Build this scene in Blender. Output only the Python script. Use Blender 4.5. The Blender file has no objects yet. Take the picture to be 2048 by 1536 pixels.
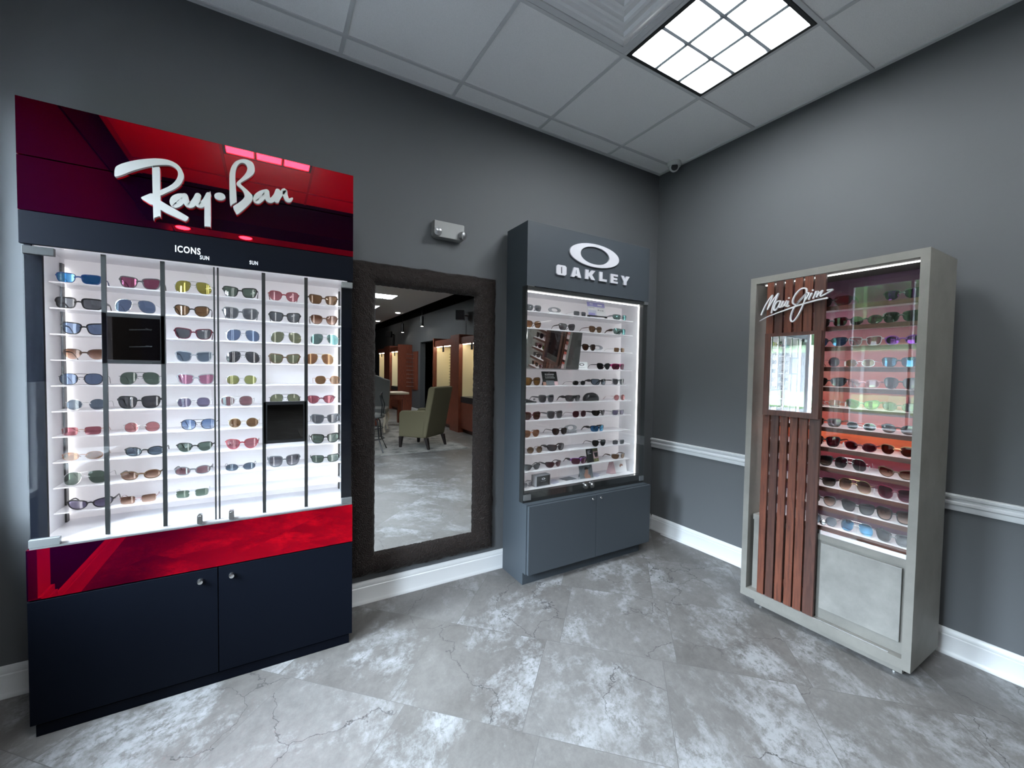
import bpy, bmesh, math, random
from mathutils import Vector, Matrix
random.seed(7)
S = bpy.context.scene
COL = S.collection
R = math.radians

# ------------------------------------------------------------------ camera
CX, CY, CZ = -2.7316, -2.3277, 1.2892
yaw, pitch, roll = 0.535148, 0.033573, 0.0157992
fw = Vector((math.sin(yaw)*math.cos(pitch), math.cos(yaw)*math.cos(pitch), -math.sin(pitch)))
rt = Vector((math.cos(yaw), -math.sin(yaw), 0))
up = rt.cross(fw)
r2 = math.cos(roll)*rt + math.sin(roll)*up
u2 = -math.sin(roll)*rt + math.cos(roll)*up
cd = bpy.data.cameras.new('camera'); cam = bpy.data.objects.new('camera', cd); COL.objects.link(cam)
cam.matrix_world = Matrix(((r2.x, u2.x, -fw.x, CX), (r2.y, u2.y, -fw.y, CY), (r2.z, u2.z, -fw.z, CZ), (0, 0, 0, 1)))
cd.sensor_width = 36; cd.lens = 36*827.78/2048; cd.clip_start = 0.02; cd.clip_end = 200
S.camera = cam
# ------------------------------------------------------------------ exposure and sky
S.view_settings.view_transform = 'Standard'; S.view_settings.look = 'None'
S.view_settings.gamma = 1; S.view_settings.use_curve_mapping = False
S.view_settings.exposure = 1.27
S.cycles.max_bounces = 9; S.cycles.diffuse_bounces = 4; S.cycles.glossy_bounces = 5
S.cycles.transparent_max_bounces = 24; S.cycles.transmission_bounces = 6
S.cycles.sample_clamp_indirect = 6; S.cycles.use_denoising = True
S.cycles.caustics_reflective = False; S.cycles.caustics_refractive = False
W = bpy.data.worlds.new('sky'); S.world = W; W.use_nodes = True
bg = W.node_tree.nodes['Background']
bg.inputs['Color'].default_value = (0.74, 0.87, 1.0, 1); bg.inputs['Strength'].default_value = 50.0

H = 2.88
XW, YB, XD = -3.66, -2.9, 1.05         # window wall, end of the corner bay, far display wall
WIN = ((-0.97, -0.15, 2.35), (-2.15, -1.38, 1.98))   # left wall windows; the second is unseen, added to light the right wall
SILL, HEAD, REV = 0.70, 2.35, 0.26

def area(name, loc, rot, sx, sy, power, color=(1, 1, 1), spread=180):
    l = bpy.data.lights.new(name, 'AREA'); l.shape = 'RECTANGLE'; l.size = sx; l.size_y = sy
    l.energy = power; l.color = color; l.spread = R(spread)
    o = bpy.data.objects.new(name, l); COL.objects.link(o); o.location = loc; o.rotation_euler = rot
    return o
for a, b, hd_ in WIN:      # sampling portals in the window openings, they give off no light of their own
    o = area('window_portal', (XW-REV+0.06, (a+b)/2, (SILL+hd_)/2), (0, R(-90), 0), hd_-SILL, b-a, 1)
    o.data.cycles.is_portal = True

# ------------------------------------------------------------------ mesh builder and tagging
class MB:
    def __init__(s): s.v = []; s.f = []
    def add(s, vs, fs):
        b = len(s.v); s.v += [tuple(p) for p in vs]; s.f += [tuple(i+b for i in f) for f in fs]; return s
    def box(s, x0, x1, y0, y1, z0, z1):
        return s.add([(x0,y0,z0),(x1,y0,z0),(x1,y1,z0),(x0,y1,z0),(x0,y0,z1),(x1,y0,z1),(x1,y1,z1),(x0,y1,z1)],
                     [(0,3,2,1),(4,5,6,7),(0,1,5,4),(1,2,6,5),(2,3,7,6),(3,0,4,7)])
    def loft(s, rings, closed=True, caps=True):
        n = len(rings[0]); b = len(s.v)
        for r in rings: s.v += [tuple(p) for p in r]
        for i in range(len(rings)-1):
            for j in range(n if closed else n-1):
                k = (j+1) % n
                s.f.append((b+i*n+j, b+i*n+k, b+(i+1)*n+k, b+(i+1)*n+j))
        if caps:
            s.f.append(tuple(b+j for j in reversed(range(n)))); s.f.append(tuple(b+(len(rings)-1)*n+j for j in range(n)))
        return s
    def prism(s, pts, f):          # pts 2D outline, f(p, side) -> 3D point
        return s.loft([[f(p, 0) for p in pts], [f(p, 1) for p in pts]])
    def tube(s, path, rad, n=8, flat=None):
        path = [Vector(p) for p in path]; rings = []
        for i, p in enumerate(path):
            t = (path[min(i+1, len(path)-1)] - path[max(i-1, 0)]).normalized()
            ref = Vector((0, 0, 1)) if abs(t.z) < 0.9 else Vector((0, 1, 0))
            a = t.cross(ref).normalized(); b = a.cross(t)
            r = rad[i] if isinstance(rad, (list, tuple)) else rad
            ra, rb = r if isinstance(r, (list, tuple)) else (r, r)
            rings.append([p + a*ra*math.cos(2*math.pi*k/n) + b*rb*math.sin(2*math.pi*k/n) for k in range(n)])
        return s.loft(rings)
    def lathe(s, c, axis, prof, n=24):       # prof: (distance along axis, radius)
        ax = Vector(axis).normalized(); ref = Vector((0, 0, 1)) if abs(ax.z) < 0.9 else Vector((1, 0, 0))
        a = ax.cross(ref).normalized(); b = ax.cross(a); c = Vector(c)
        return s.loft([[c + ax*d + (a*math.cos(2*math.pi*k/n) + b*math.sin(2*math.pi*k/n))*max(r, 1e-5) for k in range(n)] for d, r in prof])

def wloc(o):
    v = Vector((0, 0, 0))
    while o: v += o.location; o = o.parent
    return v
def build(name, mb, mat, parent=None, local=False, smooth=None, bevel=0, mesh=None):
    if mesh is None:
        me = bpy.data.meshes.new(name)
        off = Vector((0, 0, 0)) if (local or not parent) else wloc(parent)
        me.from_pydata([(p[0]-off.x, p[1]-off.y, p[2]-off.z) for p in mb.v], [], mb.f)
        bm = bmesh.new(); bm.from_mesh(me); bmesh.ops.recalc_face_normals(bm, faces=bm.faces); bm.to_mesh(me); bm.free()
        if smooth is not None:
            for p in me.polygons: p.use_smooth = True
            me.set_sharp_from_angle(angle=R(smooth))
        me.materials.append(mat)
    else: me = mesh
    o = bpy.data.objects.new(name, me); COL.objects.link(o)
    if parent: o.parent = parent
    if bevel:
        m = o.modifiers.new('bevel', 'BEVEL'); m.width = bevel; m.segments = 2; m.limit_method = 'ANGLE'
    return o
def tag(o, label, cat, group=None):
    o['label'] = label; o['category'] = cat
    if group: o['group'] = group
    return o
def thing(name, label, cat, loc=(0, 0, 0), rz=0, group=None):
    o = bpy.data.objects.new(name, None); COL.objects.link(o); o.location = loc; o.rotation_euler = (0, 0, rz)
    o.empty_display_size = 0.05
    return tag(o, label, cat, group)
def struct(name, mb, mat, parent=None, **k):
    o = build(name, mb, mat, parent, **k)
    if not parent: o['kind'] = 'structure'
    return o
def B(*a): return MB().box(*a)

# ------------------------------------------------------------------ materials
def newmat(name):
    m = bpy.data.materials.new(name); m.use_nodes = True; nt = m.node_tree
    return m, nt, nt.nodes['Principled BSDF']
def N(nt, t, **kw):
    n = nt.nodes.new(t)
    for k, v in kw.items():
        if k in n.inputs: n.inputs[k].default_value = v
        else: setattr(n, k, v)
    return n
def pm(name, col, rough=0.5, metal=0.0, spec=0.5, bump=0, bscale=200, var=0, vscale=8, emit=None, estr=0):
    m, nt, p = newmat(name); L = nt.links
    p.inputs['Base Color'].default_value = (*col, 1); p.inputs['Roughness'].default_value = rough
    p.inputs['Metallic'].default_value = metal; p.inputs['Specular IOR Level'].default_value = spec
    tc = N(nt, 'ShaderNodeTexCoord')
    if var:
        n = N(nt, 'ShaderNodeTexNoise', Scale=vscale, Detail=6.0, Roughness=0.65); L.new(tc.outputs['Object'], n.inputs['Vector'])
        r = N(nt, 'ShaderNodeValToRGB'); L.new(n.outputs['Fac'], r.inputs['Fac'])
        r.color_ramp.elements[0].position = 0.3; r.color_ramp.elements[1].position = 0.72
        r.color_ramp.elements[0].color = (*[c*(1-var) for c in col], 1); r.color_ramp.elements[1].color = (*[min(1, c*(1+var)) for c in col], 1)
        L.new(r.outputs['Color'], p.inputs['Base Color'])
    if bump:
        n = N(nt, 'ShaderNodeTexNoise', Scale=bscale, Detail=3.0); L.new(tc.outputs['Object'], n.inputs['Vector'])
        b = N(nt, 'ShaderNodeBump', Strength=bump, Distance=0.002); L.new(n.outputs['Fac'], b.inputs['Height']); L.new(b.outputs['Normal'], p.inputs['Normal'])
    if emit:
        p.inputs['Emission Color'].default_value = (*emit, 1); p.inputs['Emission Strength'].default_value = estr
    return m
def gloss_mix(name, trans, glo, fac=None, grad=None, rough=0.0, ior=1.45):
    m, nt, p = newmat(name); L = nt.links; nt.nodes.remove(p); out = nt.nodes['Material Output']
    t = N(nt, 'ShaderNodeBsdfTransparent', Color=(*trans, 1)); g = N(nt, 'ShaderNodeBsdfGlossy', Color=(*glo, 1), Roughness=rough)
    mx = N(nt, 'ShaderNodeMixShader')
    fr = N(nt, 'ShaderNodeFresnel'); ge = N(nt, 'ShaderNodeNewGeometry'); im = N(nt, 'ShaderNodeMapRange')
    im.inputs[3].default_value = ior; im.inputs[4].default_value = 1/ior      # thin sheet: same reflectance from both faces
    L.new(ge.outputs['Backfacing'], im.inputs[0]); L.new(im.outputs[0], fr.inputs['IOR'])
    if fac:
        a = N(nt, 'ShaderNodeMath', operation='ADD'); a.inputs[1].default_value = fac; a.use_clamp = True
        L.new(fr.outputs[0], a.inputs[0]); L.new(a.outputs[0], mx.inputs[0])
    else: L.new(fr.outputs[0], mx.inputs[0])
    if grad:
        tc = N(nt, 'ShaderNodeTexCoord'); sp = N(nt, 'ShaderNodeSeparateXYZ'); L.new(tc.outputs['Object'], sp.inputs[0])
        r = N(nt, 'ShaderNodeMapRange'); r.inputs[1].default_value = 0.004; r.inputs[2].default_value = 0.036; L.new(sp.outputs['Z'], r.inputs[0])
        c = N(nt, 'ShaderNodeMix', data_type='RGBA'); L.new(r.outputs[0], c.inputs[0])
        c.inputs[6].default_value = (*grad, 1); c.inputs[7].default_value = (*trans, 1); L.new(c.outputs[2], t.inputs['Color'])
    L.new(t.outputs[0], mx.inputs[1]); L.new(g.outputs[0], mx.inputs[2]); L.new(mx.outputs[0], out.inputs['Surface'])
    return m
def mirror_mat(name, col, rough=0.0, base=None, fac=1.0):
    m, nt, p = newmat(name); L = nt.links; out = nt.nodes['Material Output']
    g = N(nt, 'ShaderNodeBsdfGlossy', Color=(*col, 1), Roughness=rough)
    if base is None:
        nt.nodes.remove(p); L.new(g.outputs[0], out.inputs['Surface'])
    else:
        p.inputs['Base Color'].default_value = (*base, 1); p.inputs['Roughness'].default_value = 0.2
        mx = N(nt, 'ShaderNodeMixShader', Fac=fac); L.new(p.outputs[0], mx.inputs[1]); L.new(g.outputs[0], mx.inputs[2]); L.new(mx.outputs[0], out.inputs['Surface'])
    return m
def emis(name, col, s):
    return pm(name, (0.8, 0.8, 0.8), emit=col, estr=s)
def wood(name, c1, c2, axis='Z', rough=0.45, scale=14):
    m, nt, p = newmat(name); L = nt.links
    tc = N(nt, 'ShaderNodeTexCoord'); mp = N(nt, 'ShaderNodeMapping'); L.new(tc.outputs['Object'], mp.inputs['Vector'])
    mp.inputs['Scale'].default_value = {'Z': (6, 6, 0.5), 'Y': (6, 0.5, 6), 'X': (0.5, 6, 6)}[axis]
    n = N(nt, 'ShaderNodeTexNoise', Scale=scale, Detail=8.0, Roughness=0.6, Distortion=0.6); L.new(mp.outputs[0], n.inputs['Vector'])
    r = N(nt, 'ShaderNodeValToRGB'); L.new(n.outputs['Fac'], r.inputs['Fac'])
    r.color_ramp.elements[0].position = 0.32; r.color_ramp.elements[1].position = 0.68
    r.color_ramp.elements[0].color = (*c1, 1); r.color_ramp.elements[1].color = (*c2, 1)
    L.new(r.outputs['Color'], p.inputs['Base Color']); p.inputs['Roughness'].default_value = rough
    b = N(nt, 'ShaderNodeBump', Strength=0.15, Distance=0.001); L.new(n.outputs['Fac'], b.inputs['Height']); L.new(b.outputs['Normal'], p.inputs['Normal'])
    return m

M_wall = pm('grey wall paint', (0.093, 0.0975, 0.104), 0.6, spec=0.2, bump=0.12, bscale=420)
M_char = pm('charcoal left wall', (0.020, 0.016, 0.021), 0.9, spec=0.05)  # one even tone, much darker than the other walls
M_dark = pm('black paint', (0.006, 0.006, 0.0065), 0.9, spec=0.05)
M_trim = pm('white trim paint', (0.53, 0.54, 0.55), 0.4)
M_navy = pm('navy black laminate', (0.0019, 0.0029, 0.006), 0.55, spec=0.06, bump=0.05, bscale=700)
M_black = pm('black plastic', (0.012, 0.012, 0.014), 0.35)
M_white = pm('white laminate', (0.82, 0.81, 0.84), 0.35)
M_shelf = pm('white acrylic shelf', (0.83, 0.82, 0.85), 0.25)
M_chrome = pm('brushed chrome', (0.62, 0.62, 0.62), 0.22, 1.0)
M_hinge = pm('dull nickel', (0.22, 0.23, 0.235), 0.4, 0.8)
M_grey_metal = pm('grey metal', (0.35, 0.36, 0.37), 0.35, 0.9)
M_glass = gloss_mix('clear glass', (0.985, 0.992, 0.99), (1, 1, 1))
M_mirror = mirror_mat('mirror silver', (0.86, 0.88, 0.88))
M_dmirror = mirror_mat('dark mirror', (0.30, 0.31, 0.33))  # low grey mirror colour darkens whatever it reflects
M_red = mirror_mat('red mirror glass', (0.9, 0.0035, 0.008), 0.01, (0.04, 0.0, 0.045), 0.92)
M_letter = pm('pale letter acrylic', (0.42, 0.43, 0.42), 0.45)
M_slate = pm('slate blue laminate', (0.043, 0.051, 0.060), 0.5, spec=0.2, bump=0.05, bscale=700)
M_edge = pm('dark grey metal frame', (0.045, 0.047, 0.048), 0.35, 0.6)
M_conc = pm('concrete laminate', (0.178, 0.171, 0.155), 0.6, var=0.16, vscale=5, bump=0.06, bscale=90)
M_slat = wood('mahogany slat', (0.06, 0.016, 0.009), (0.16, 0.048, 0.025), 'Z')
M_slatd = wood('dark mahogany slat', (0.038, 0.014, 0.010), (0.085, 0.032, 0.022), 'Z')
M_rail = wood('mahogany rail', (0.05, 0.016, 0.010), (0.11, 0.035, 0.02), 'Y')
M_cherry = wood('cherry wood', (0.10, 0.022, 0.012), (0.22, 0.055, 0.026), 'Z')
M_cream = pm('cream lined board', (0.80, 0.72, 0.50), 0.6)
M_led = emis('led strip', (1, 0.99, 0.97), 2.9)
M_led_soft = emis('led diffuser', (0.97, 0.98, 1), 4)
M_paper = pm('white card', (0.8, 0.8, 0.82), 0.6)
M_text = pm('white print', (0.75, 0.75, 0.75), 0.5)

def floor_mat():
    m, nt, p = newmat('stone look vinyl tile'); L = nt.links
    tc = N(nt, 'ShaderNodeTexCoord'); mp = N(nt, 'ShaderNodeMapping'); L.new(tc.outputs['Object'], mp.inputs['Vector'])
    mp.inputs['Rotation'].default_value = (0, 0, R(45)); mp.inputs['Location'].default_value = (0.0, 0.08, 0)
    br = N(nt, 'ShaderNodeTexBrick', offset=0.12, squash=1.0); L.new(mp.outputs[0], br.inputs['Vector'])
    br.inputs['Color1'].default_value = (0, 0, 0, 1); br.inputs['Color2'].default_value = (1, 1, 1, 1); br.inputs['Scale'].default_value = 1
    br.inputs['Mortar Size'].default_value = 0.0014; br.inputs['Mortar Smooth'].default_value = 0.3
    br.inputs['Brick Width'].default_value = 0.524; br.inputs['Row Height'].default_value = 0.524; br.inputs['Bias'].default_value = 0
    br.inputs['Mortar'].default_value = (0.5, 0.5, 0.5, 1)
    vm = N(nt, 'ShaderNodeVectorMath', operation='SCALE'); L.new(br.outputs['Color'], vm.inputs[0]); vm.inputs['Scale'].default_value = 17.0
    va = N(nt, 'ShaderNodeVectorMath', operation='ADD'); L.new(mp.outputs[0], va.inputs[0]); L.new(vm.outputs[0], va.inputs[1])
    st = N(nt, 'ShaderNodeMapping'); L.new(va.outputs[0], st.inputs['Vector']); st.inputs['Scale'].default_value = (1.35, 1.0, 1)
    st.inputs['Rotation'].default_value = (0, 0, R(45))
    def ramp(n, a, b, ca, cb):
        r = N(nt, 'ShaderNodeValToRGB'); L.new(n, r.inputs['Fac']); e = r.color_ramp.elements
        e[0].position = a; e[1].position = b; e[0].color = (*ca, 1); e[1].color = (*cb, 1); return r.outputs['Color']
    def mix(fac, a, b, mode='MIX'):
        x = N(nt, 'ShaderNodeMix', data_type='RGBA', blend_type=mode)
        for i, q in ((0, fac), (6, a), (7, b)):
            if isinstance(q, (float, int)): x.inputs[i].default_value = q
            elif isinstance(q, tuple): x.inputs[i].default_value = (*q, 1)
            else: L.new(q, x.inputs[i])
        return x.outputs[2]
    big = N(nt, 'ShaderNodeTexNoise', Scale=3.2, Detail=8.0, Roughness=0.62, Distortion=0.3); L.new(st.outputs[0], big.inputs['Vector'])
    fine = N(nt, 'ShaderNodeTexNoise', Scale=24.0, Detail=10.0, Roughness=0.78); L.new(st.outputs[0], fine.inputs['Vector'])
    patch = N(nt, 'ShaderNodeTexNoise', Scale=2.0, Detail=13.0, Roughness=0.74, Distortion=0.25); L.new(st.outputs[0], patch.inputs['Vector'])
    base = ramp(big.outputs['Fac'], 0.3, 0.7, (0.067, 0.062, 0.058), (0.122, 0.116, 0.112))
    tw = mix(0.34, base, ramp(br.outputs['Color'], 0, 1, (0.056, 0.051, 0.046), (0.146, 0.142, 0.140)))
    f = mix(0.5, tw, ramp(fine.outputs['Fac'], 0.25, 0.75, (0.22, 0.22, 0.22), (0.78, 0.78, 0.78)), 'OVERLAY')
    pf = ramp(patch.outputs['Fac'], 0.50, 0.61, (0, 0, 0), (1, 1, 1))
    pf2 = mix(1.0, pf, ramp(fine.outputs['Fac'], 0.40, 0.52, (0.1, 0.1, 0.1), (1, 1, 1)), 'MULTIPLY')
    w = mix(pf2, f, (0.205, 0.208, 0.213))
    # hairline cracks
    dn = N(nt, 'ShaderNodeTexNoise', Scale=4.5, Detail=5.0, Roughness=0.6); L.new(va.outputs[0], dn.inputs['Vector'])
    ds = N(nt, 'ShaderNodeVectorMath', operation='SCALE'); L.new(dn.outputs['Color'], ds.inputs[0]); ds.inputs['Scale'].default_value = 0.24
    da = N(nt, 'ShaderNodeVectorMath', operation='ADD'); L.new(va.outputs[0], da.inputs[0]); L.new(ds.outputs[0], da.inputs[1])
    vo = N(nt, 'ShaderNodeTexVoronoi', Scale=1.45, feature='DISTANCE_TO_EDGE'); L.new(da.outputs[0], vo.inputs['Vector'])
    ck = ramp(vo.outputs['Distance'], 0.0, 0.0042, (1, 1, 1), (0, 0, 0))
    cm = N(nt, 'ShaderNodeTexNoise', Scale=1.9, Detail=1.0); L.new(va.outputs[0], cm.inputs['Vector'])
    ckm = mix(1.0, ck, ramp(cm.outputs['Fac'], 0.45, 0.50, (0, 0, 0), (1, 1, 1)), 'MULTIPLY')
    c = mix(ckm, w, (0.035, 0.034, 0.034))
    c2 = mix(br.outputs['Fac'], c, (0.075, 0.073, 0.07))
    L.new(c2, p.inputs['Base Color'])
    rr = N(nt, 'ShaderNodeMapRange'); L.new(fine.outputs['Fac'], rr.inputs[0]); rr.inputs[3].default_value = 0.36; rr.inputs[4].default_value = 0.56
    L.new(rr.outputs[0], p.inputs['Roughness'])
    b = N(nt, 'ShaderNodeBump', Strength=0.25, Distance=0.002); L.new(fine.outputs['Fac'], b.inputs['Height']); L.new(b.outputs['Normal'], p.inputs['Normal'])
    return m
def ceil_mat():
    m, nt, p = newmat('mineral ceiling tile'); L = nt.links
    tc = N(nt, 'ShaderNodeTexCoord')
    n = N(nt, 'ShaderNodeTexNoise', Scale=260.0, Detail=4.0, Roughness=0.7); L.new(tc.outputs['Object'], n.inputs['Vector'])
    r = N(nt, 'ShaderNodeValToRGB'); L.new(n.outputs['Fac'], r.inputs['Fac'])
    r.color_ramp.elements[0].color = (0.84, 0.84, 0.835, 1); r.color_ramp.elements[1].color = (0.95, 0.95, 0.945, 1)
    r.color_ramp.elements[0].position = 0.32; r.color_ramp.elements[1].position = 0.6
    L.new(r.outputs[0], p.inputs['Base Color']); p.inputs['Roughness'].default_value = 0.9
    b = N(nt, 'ShaderNodeBump', Strength=0.35, Distance=0.003); L.new(n.outputs['Fac'], b.inputs['Height']); L.new(b.outputs['Normal'], p.inputs['Normal'])
    return m
M_floor, M_ceil = floor_mat(), ceil_mat()

# ------------------------------------------------------------------ the room
struct('floor', B(XW-REV, 3.2, -16.2, 0.15, -0.1, 0), M_floor)
struct('wall_back', B(XW-REV, 0, 0, 0.12, 0, 3.4), M_wall)
struct('wall_right', MB().box(0, 0.12, YB, 0.12, 0, 3.4).box(0.12, XD+0.12, YB, YB+0.12, 0, 3.4), M_wall)
wl = MB().box(XW-REV, XW, -16, 0, 0, SILL).box(XW-REV, XW, -16, 0, HEAD, 3.4)
ed = [0.0, WIN[0][1], WIN[0][0], WIN[1][1], WIN[1][0], -16.0]
wl.box(XW-REV, XW, WIN[1][0], WIN[1][1], WIN[1][2], HEAD)
for i in (0, 2, 4): wl.box(XW-REV, XW, ed[i+1], ed[i], SILL, HEAD)
struct('wall_left', wl, M_char)
D0, D1 = -9.24, -8.13                    # doorway in the far display wall
wf = MB().box(XD, XD+0.15, D1, YB, 0, 2.8).box(XD, XD+0.15, -16, D0, 0, 2.8).box(XD, XD+0.15, D0, D1, 2.04, 2.8)
struct('wall_display', wf, M_wall)
struct('wall_far', B(XW-REV, 3.2, -16.15, -16, 0, 3.4), M_wall)
struct('wall_passage', MB().box(2.9, 3.0, -16, YB, 0, 2.8).box(XD+0.15, 2.9, -5.6, -5.5, 0, 2.8), pm('pale passage paint', (0.42, 0.42, 0.38), 0.7))
struct('trim_1', MB().box(XD, XD+0.15, -16, YB, 2.8, 3.3).box(0.7, XD, -16, YB, 3.25, 3.3), M_dark)
ce = MB().box(XW, 0, YB, 0, H, H+0.03).box(XW, 0.7, -16, YB-0.12, H, H+0.03).box(XD+0.15, 2.9, -16, YB, 2.8, 2.83)
struct('ceiling', ce, M_ceil)
struct('wall_bulkhead', B(XW, 0.7, -3.3, YB, 2.6, H+0.03), M_dark)
# T-bar grid hung with the tiles
T = 0.6096; GX, GY = -2.4045-2*T, -0.155
M_tbar = pm('white grid metal', (0.60, 0.61, 0.615), 0.5)
g = MB(); zb = H-0.006
xs = [GX+T*i for i in range(8) if XW < GX+T*i < 0]
ys = [GY-T*j for j in range(6) if YB < GY-T*j < 0]
for x in xs: g.box(x-0.009, x+0.009, YB, 0, zb, H+0.001)
for y in ys: g.box(XW, 0, y-0.009, y+0.009, zb-0.0008, H+0.001)
g.box(XW, 0, -0.022, 0, zb-0.001, H).box(-0.022, 0, YB, 0, zb-0.0014, H).box(XW, XW+0.022, YB, 0, zb-0.0014, H)
struct('trim_2', g, M_tbar)
# baseboards and chair rail with a moulded profile
def mould(prof, a, b, axis):
    mb = MB()
    def P(p, s):
        t = (a, b)[s]
        return (t, -p[0], p[1]) if axis == 'x' else (-p[0], t, p[1])
    return mb.prism(prof, P)
BP = [(0, 0), (0.022, 0), (0.022, 0.006), (0.018, 0.016), (0.015, 0.022), (0.015, 0.088), (0.011, 0.092), (0.012, 0.099), (0.009, 0.110), (0.004, 0.118), (0, 0.12)]
RP_ = [(0, 0.676), (0.009, 0.676), (0.012, 0.684), (0.012, 0.700), (0.018, 0.706), (0.019, 0.716), (0.014, 0.722), (0.015, 0.730), (0.022, 0.736), (0.024, 0.746), (0.018, 0.750), (0, 0.751)]
struct('baseboard_back', mould(BP, XW, 0, 'x'), M_trim, smooth=30)
struct('baseboard_right', mould(BP, YB, -0.022, 'y'), M_trim, smooth=30)
struct('trim_3', mould(RP_, YB, 0, 'y'), M_trim, smooth=30)
bl = MB()
for p0, p1 in ((YB, -0.022),):
    bl.prism(BP, lambda p, s: (XW+p[0], (p0, p1)[s], p[1]))
struct('baseboard_left', bl, M_trim, smooth=30)
bd = MB()
bd.prism(BP, lambda p, s: (XD-p[0], (-10.0, D0)[s], p[1]))
bd.box(XD-0.015, XD+0.15, D0-0.001, D0+0.014, 0, 0.12)
struct('baseboard_display', bd, M_trim, smooth=30)
for i, (a, b, hd_) in enumerate(WIN):
    f = MB(); w = 0.05
    for x0, x1, y0, y1, z0, z1 in ((0, 1, a, a+w, SILL, hd_), (0, 1, b-w, b, SILL, hd_), (0, 1, a+w, b-w, SILL, SILL+w), (0, 1, a+w, b-w, hd_-w, hd_), (0, 1, a+0.27-0.012, a+0.27+0.012, SILL+w, hd_-w)):
        f.box(XW-REV+0.01, XW-REV+0.05, y0, y1, z0, z1)
    wn = struct('window_%d' % (i+1), f, M_trim)  # second window: an added light opening, out of view
    build('pane', B(XW-REV+0.027, XW-REV+0.033, a+w, b-w, SILL+w, hd_-w), M_glass, wn)
    build('sill', B(XW-REV+0.05, XW+0.04, a+0.001, b-0.001, SILL-0.005, SILL+0.02), M_trim, wn)
# white pilaster that stands between the windows
struct('trim_4', MB().box(XW, XW+0.03, -1.12, -0.99, 0, 1.2).box(XW, XW+0.05, -1.135, -0.985, 0, 0.19).box(XW, XW+0.042, -1.128, -0.988, 0.19, 0.22), M_trim)
struct('trim_5', B(XW, XW+0.012, YB, -1.3, 2.62, H), M_dark)
# outdoors beyond the windows
lawn = pm('lawn grass', (0.016, 0.034, 0.006), 0.9, var=0.4, vscale=3)
pave = pm('pale pavement', (0.020, 0.020, 0.021), 0.9, spec=0.1, var=0.12, vscale=1)
struct('ground_outside', MB().prism([(XW-REV, -0.3), (XW-REV, -0.06), (-9, 0.0), (-22, 2.4), (-22, -0.3)], lambda p, s: (p[0], (-34, 34)[s], p[1])), pave)
struct('lawn_outside', MB().prism([(-11.0, 0.1), (-11.0, 0.42), (-12.8, 0.75), (-12.8, 0.1)], lambda p, s: (p[0], (-34, 34)[s], p[1])).prism([(-22, 0), (-22, 2.4), (-40, 4.5), (-40, 0)], lambda p, s: (p[0], (-40, 40)[s], p[1])), lawn)
hd = MB(); hr = random.Random(5); hn = 60
top = [(-30+hr.uniform(-0.6, 0.6), -36+i*72/hn, 8.2+hr.uniform(-0.7, 0.7)) for i in range(hn+1)]
hd.loft([[(-28.5, y, 2.6), (-28.3+0.3*math.sin(i*2.1), y, 5.5), (x+1.4, y, z-0.5), (x, y, z), (-32, y, 7), (-32, y, 2.6)] for i, (x, y, z) in enumerate(top)])
struct('added_hedge_outside', hd, pm('added hedge foliage', (0.012, 0.020, 0.009), 0.9, spec=0.1, var=0.6, vscale=1.2))  # added band that covers bright sky gaps between the trees
struct('added_roof_slab', B(XW-REV-0.02, 3.3, -16.3, 0.3, 3.4, 3.5), M_dark)  # unseen slab added to keep outdoor light from leaking in above

# ------------------------------------------------------------------ ceiling fixtures
def troffer(x0, x1, y0, y1, label, nx=3, ny=3, z=H):
    t = thing('ceiling_light', label, 'ceiling light', ((x0+x1)/2, (y0+y1)/2, z), group='recessed ceiling lights')
    fr = MB(); e = 0.018; zb = z-0.008
    fr.box(x0, x1, y0, y0+e, zb, z+0.001).box(x0, x1, y1-e, y1, zb, z+0.001).box(x0, x0+e, y0+e, y1-e, zb, z+0.001).box(x1-e, x1, y0+e, y1-e, zb, z+0.001)
    build('frame', fr, M_edge, t)
    X0, X1, Y0, Y1 = x0+e, x1-e, y0+e, y1-e
    lv = MB(); zt = z-0.0005; zl = z-0.007
    def blade(a, b, horiz):
        n = 9
        w = 0.0012, 0.012
        P = lambda c, tpos, zz: ((tpos, c, zz) if horiz else (c, tpos, zz))
        lv.add([P(a-w[0], b[0], zl), P(a+w[0], b[0], zl), P(a+w[1], b[0], zt), P(a-w[1], b[0], zt), P(a-w[0], b[1], zl), P(a+w[0], b[1], zl), P(a+w[1], b[1], zt), P(a-w[1], b[1], zt)],
               [(0,1,2,3),(4,7,6,5),(0,4,5,1),(1,5,6,2),(2,6,7,3),(3,7,4,0)])
    for i in range(1, nx): blade(X0+(X1-X0)*i/nx, (Y0, Y1), False)
    for j in range(1, ny): blade(Y0+(Y1-Y0)*j/ny, (X0, X1), True)
    build('louver', lv, pm('parabolic louver', (0.05, 0.058, 0.066), 0.3), t)
    build('diffuser', B(X0, X1, Y0, Y1, z-0.0012, z-0.0006), M_tro, t)
    return t
M_tro = emis('troffer tubes', (0.92, 0.97, 1.0), 19.0)
tx0, tx1 = GX+T*4+0.012, GX+T*5-0.012
troffer(tx0, tx1, GY-2*T+0.012, GY-T-0.012, 'square louvred fluorescent ceiling light above the corner, beside the square air vent')
troffer(GX+T+0.012, GX+2*T-0.012, -2.13, -1.52, 'recessed ceiling light seen as a red reflection above the script sign')
troffer(-0.85, -0.24, -7.4, -6.8, 'nearer recessed ceiling light reflected in the tall mirror')
troffer(-0.85, -0.22, -9.18, -8.57, 'farther recessed ceiling light reflected in the tall mirror')
troffer(tx0, tx1, GY-5*T+0.2, GY-4*T+0.176, 'unseen ceiling light added over the slatted case to brighten wall and floor')  # added fixture out of view, brightens right wall, slatted case and floor
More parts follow.
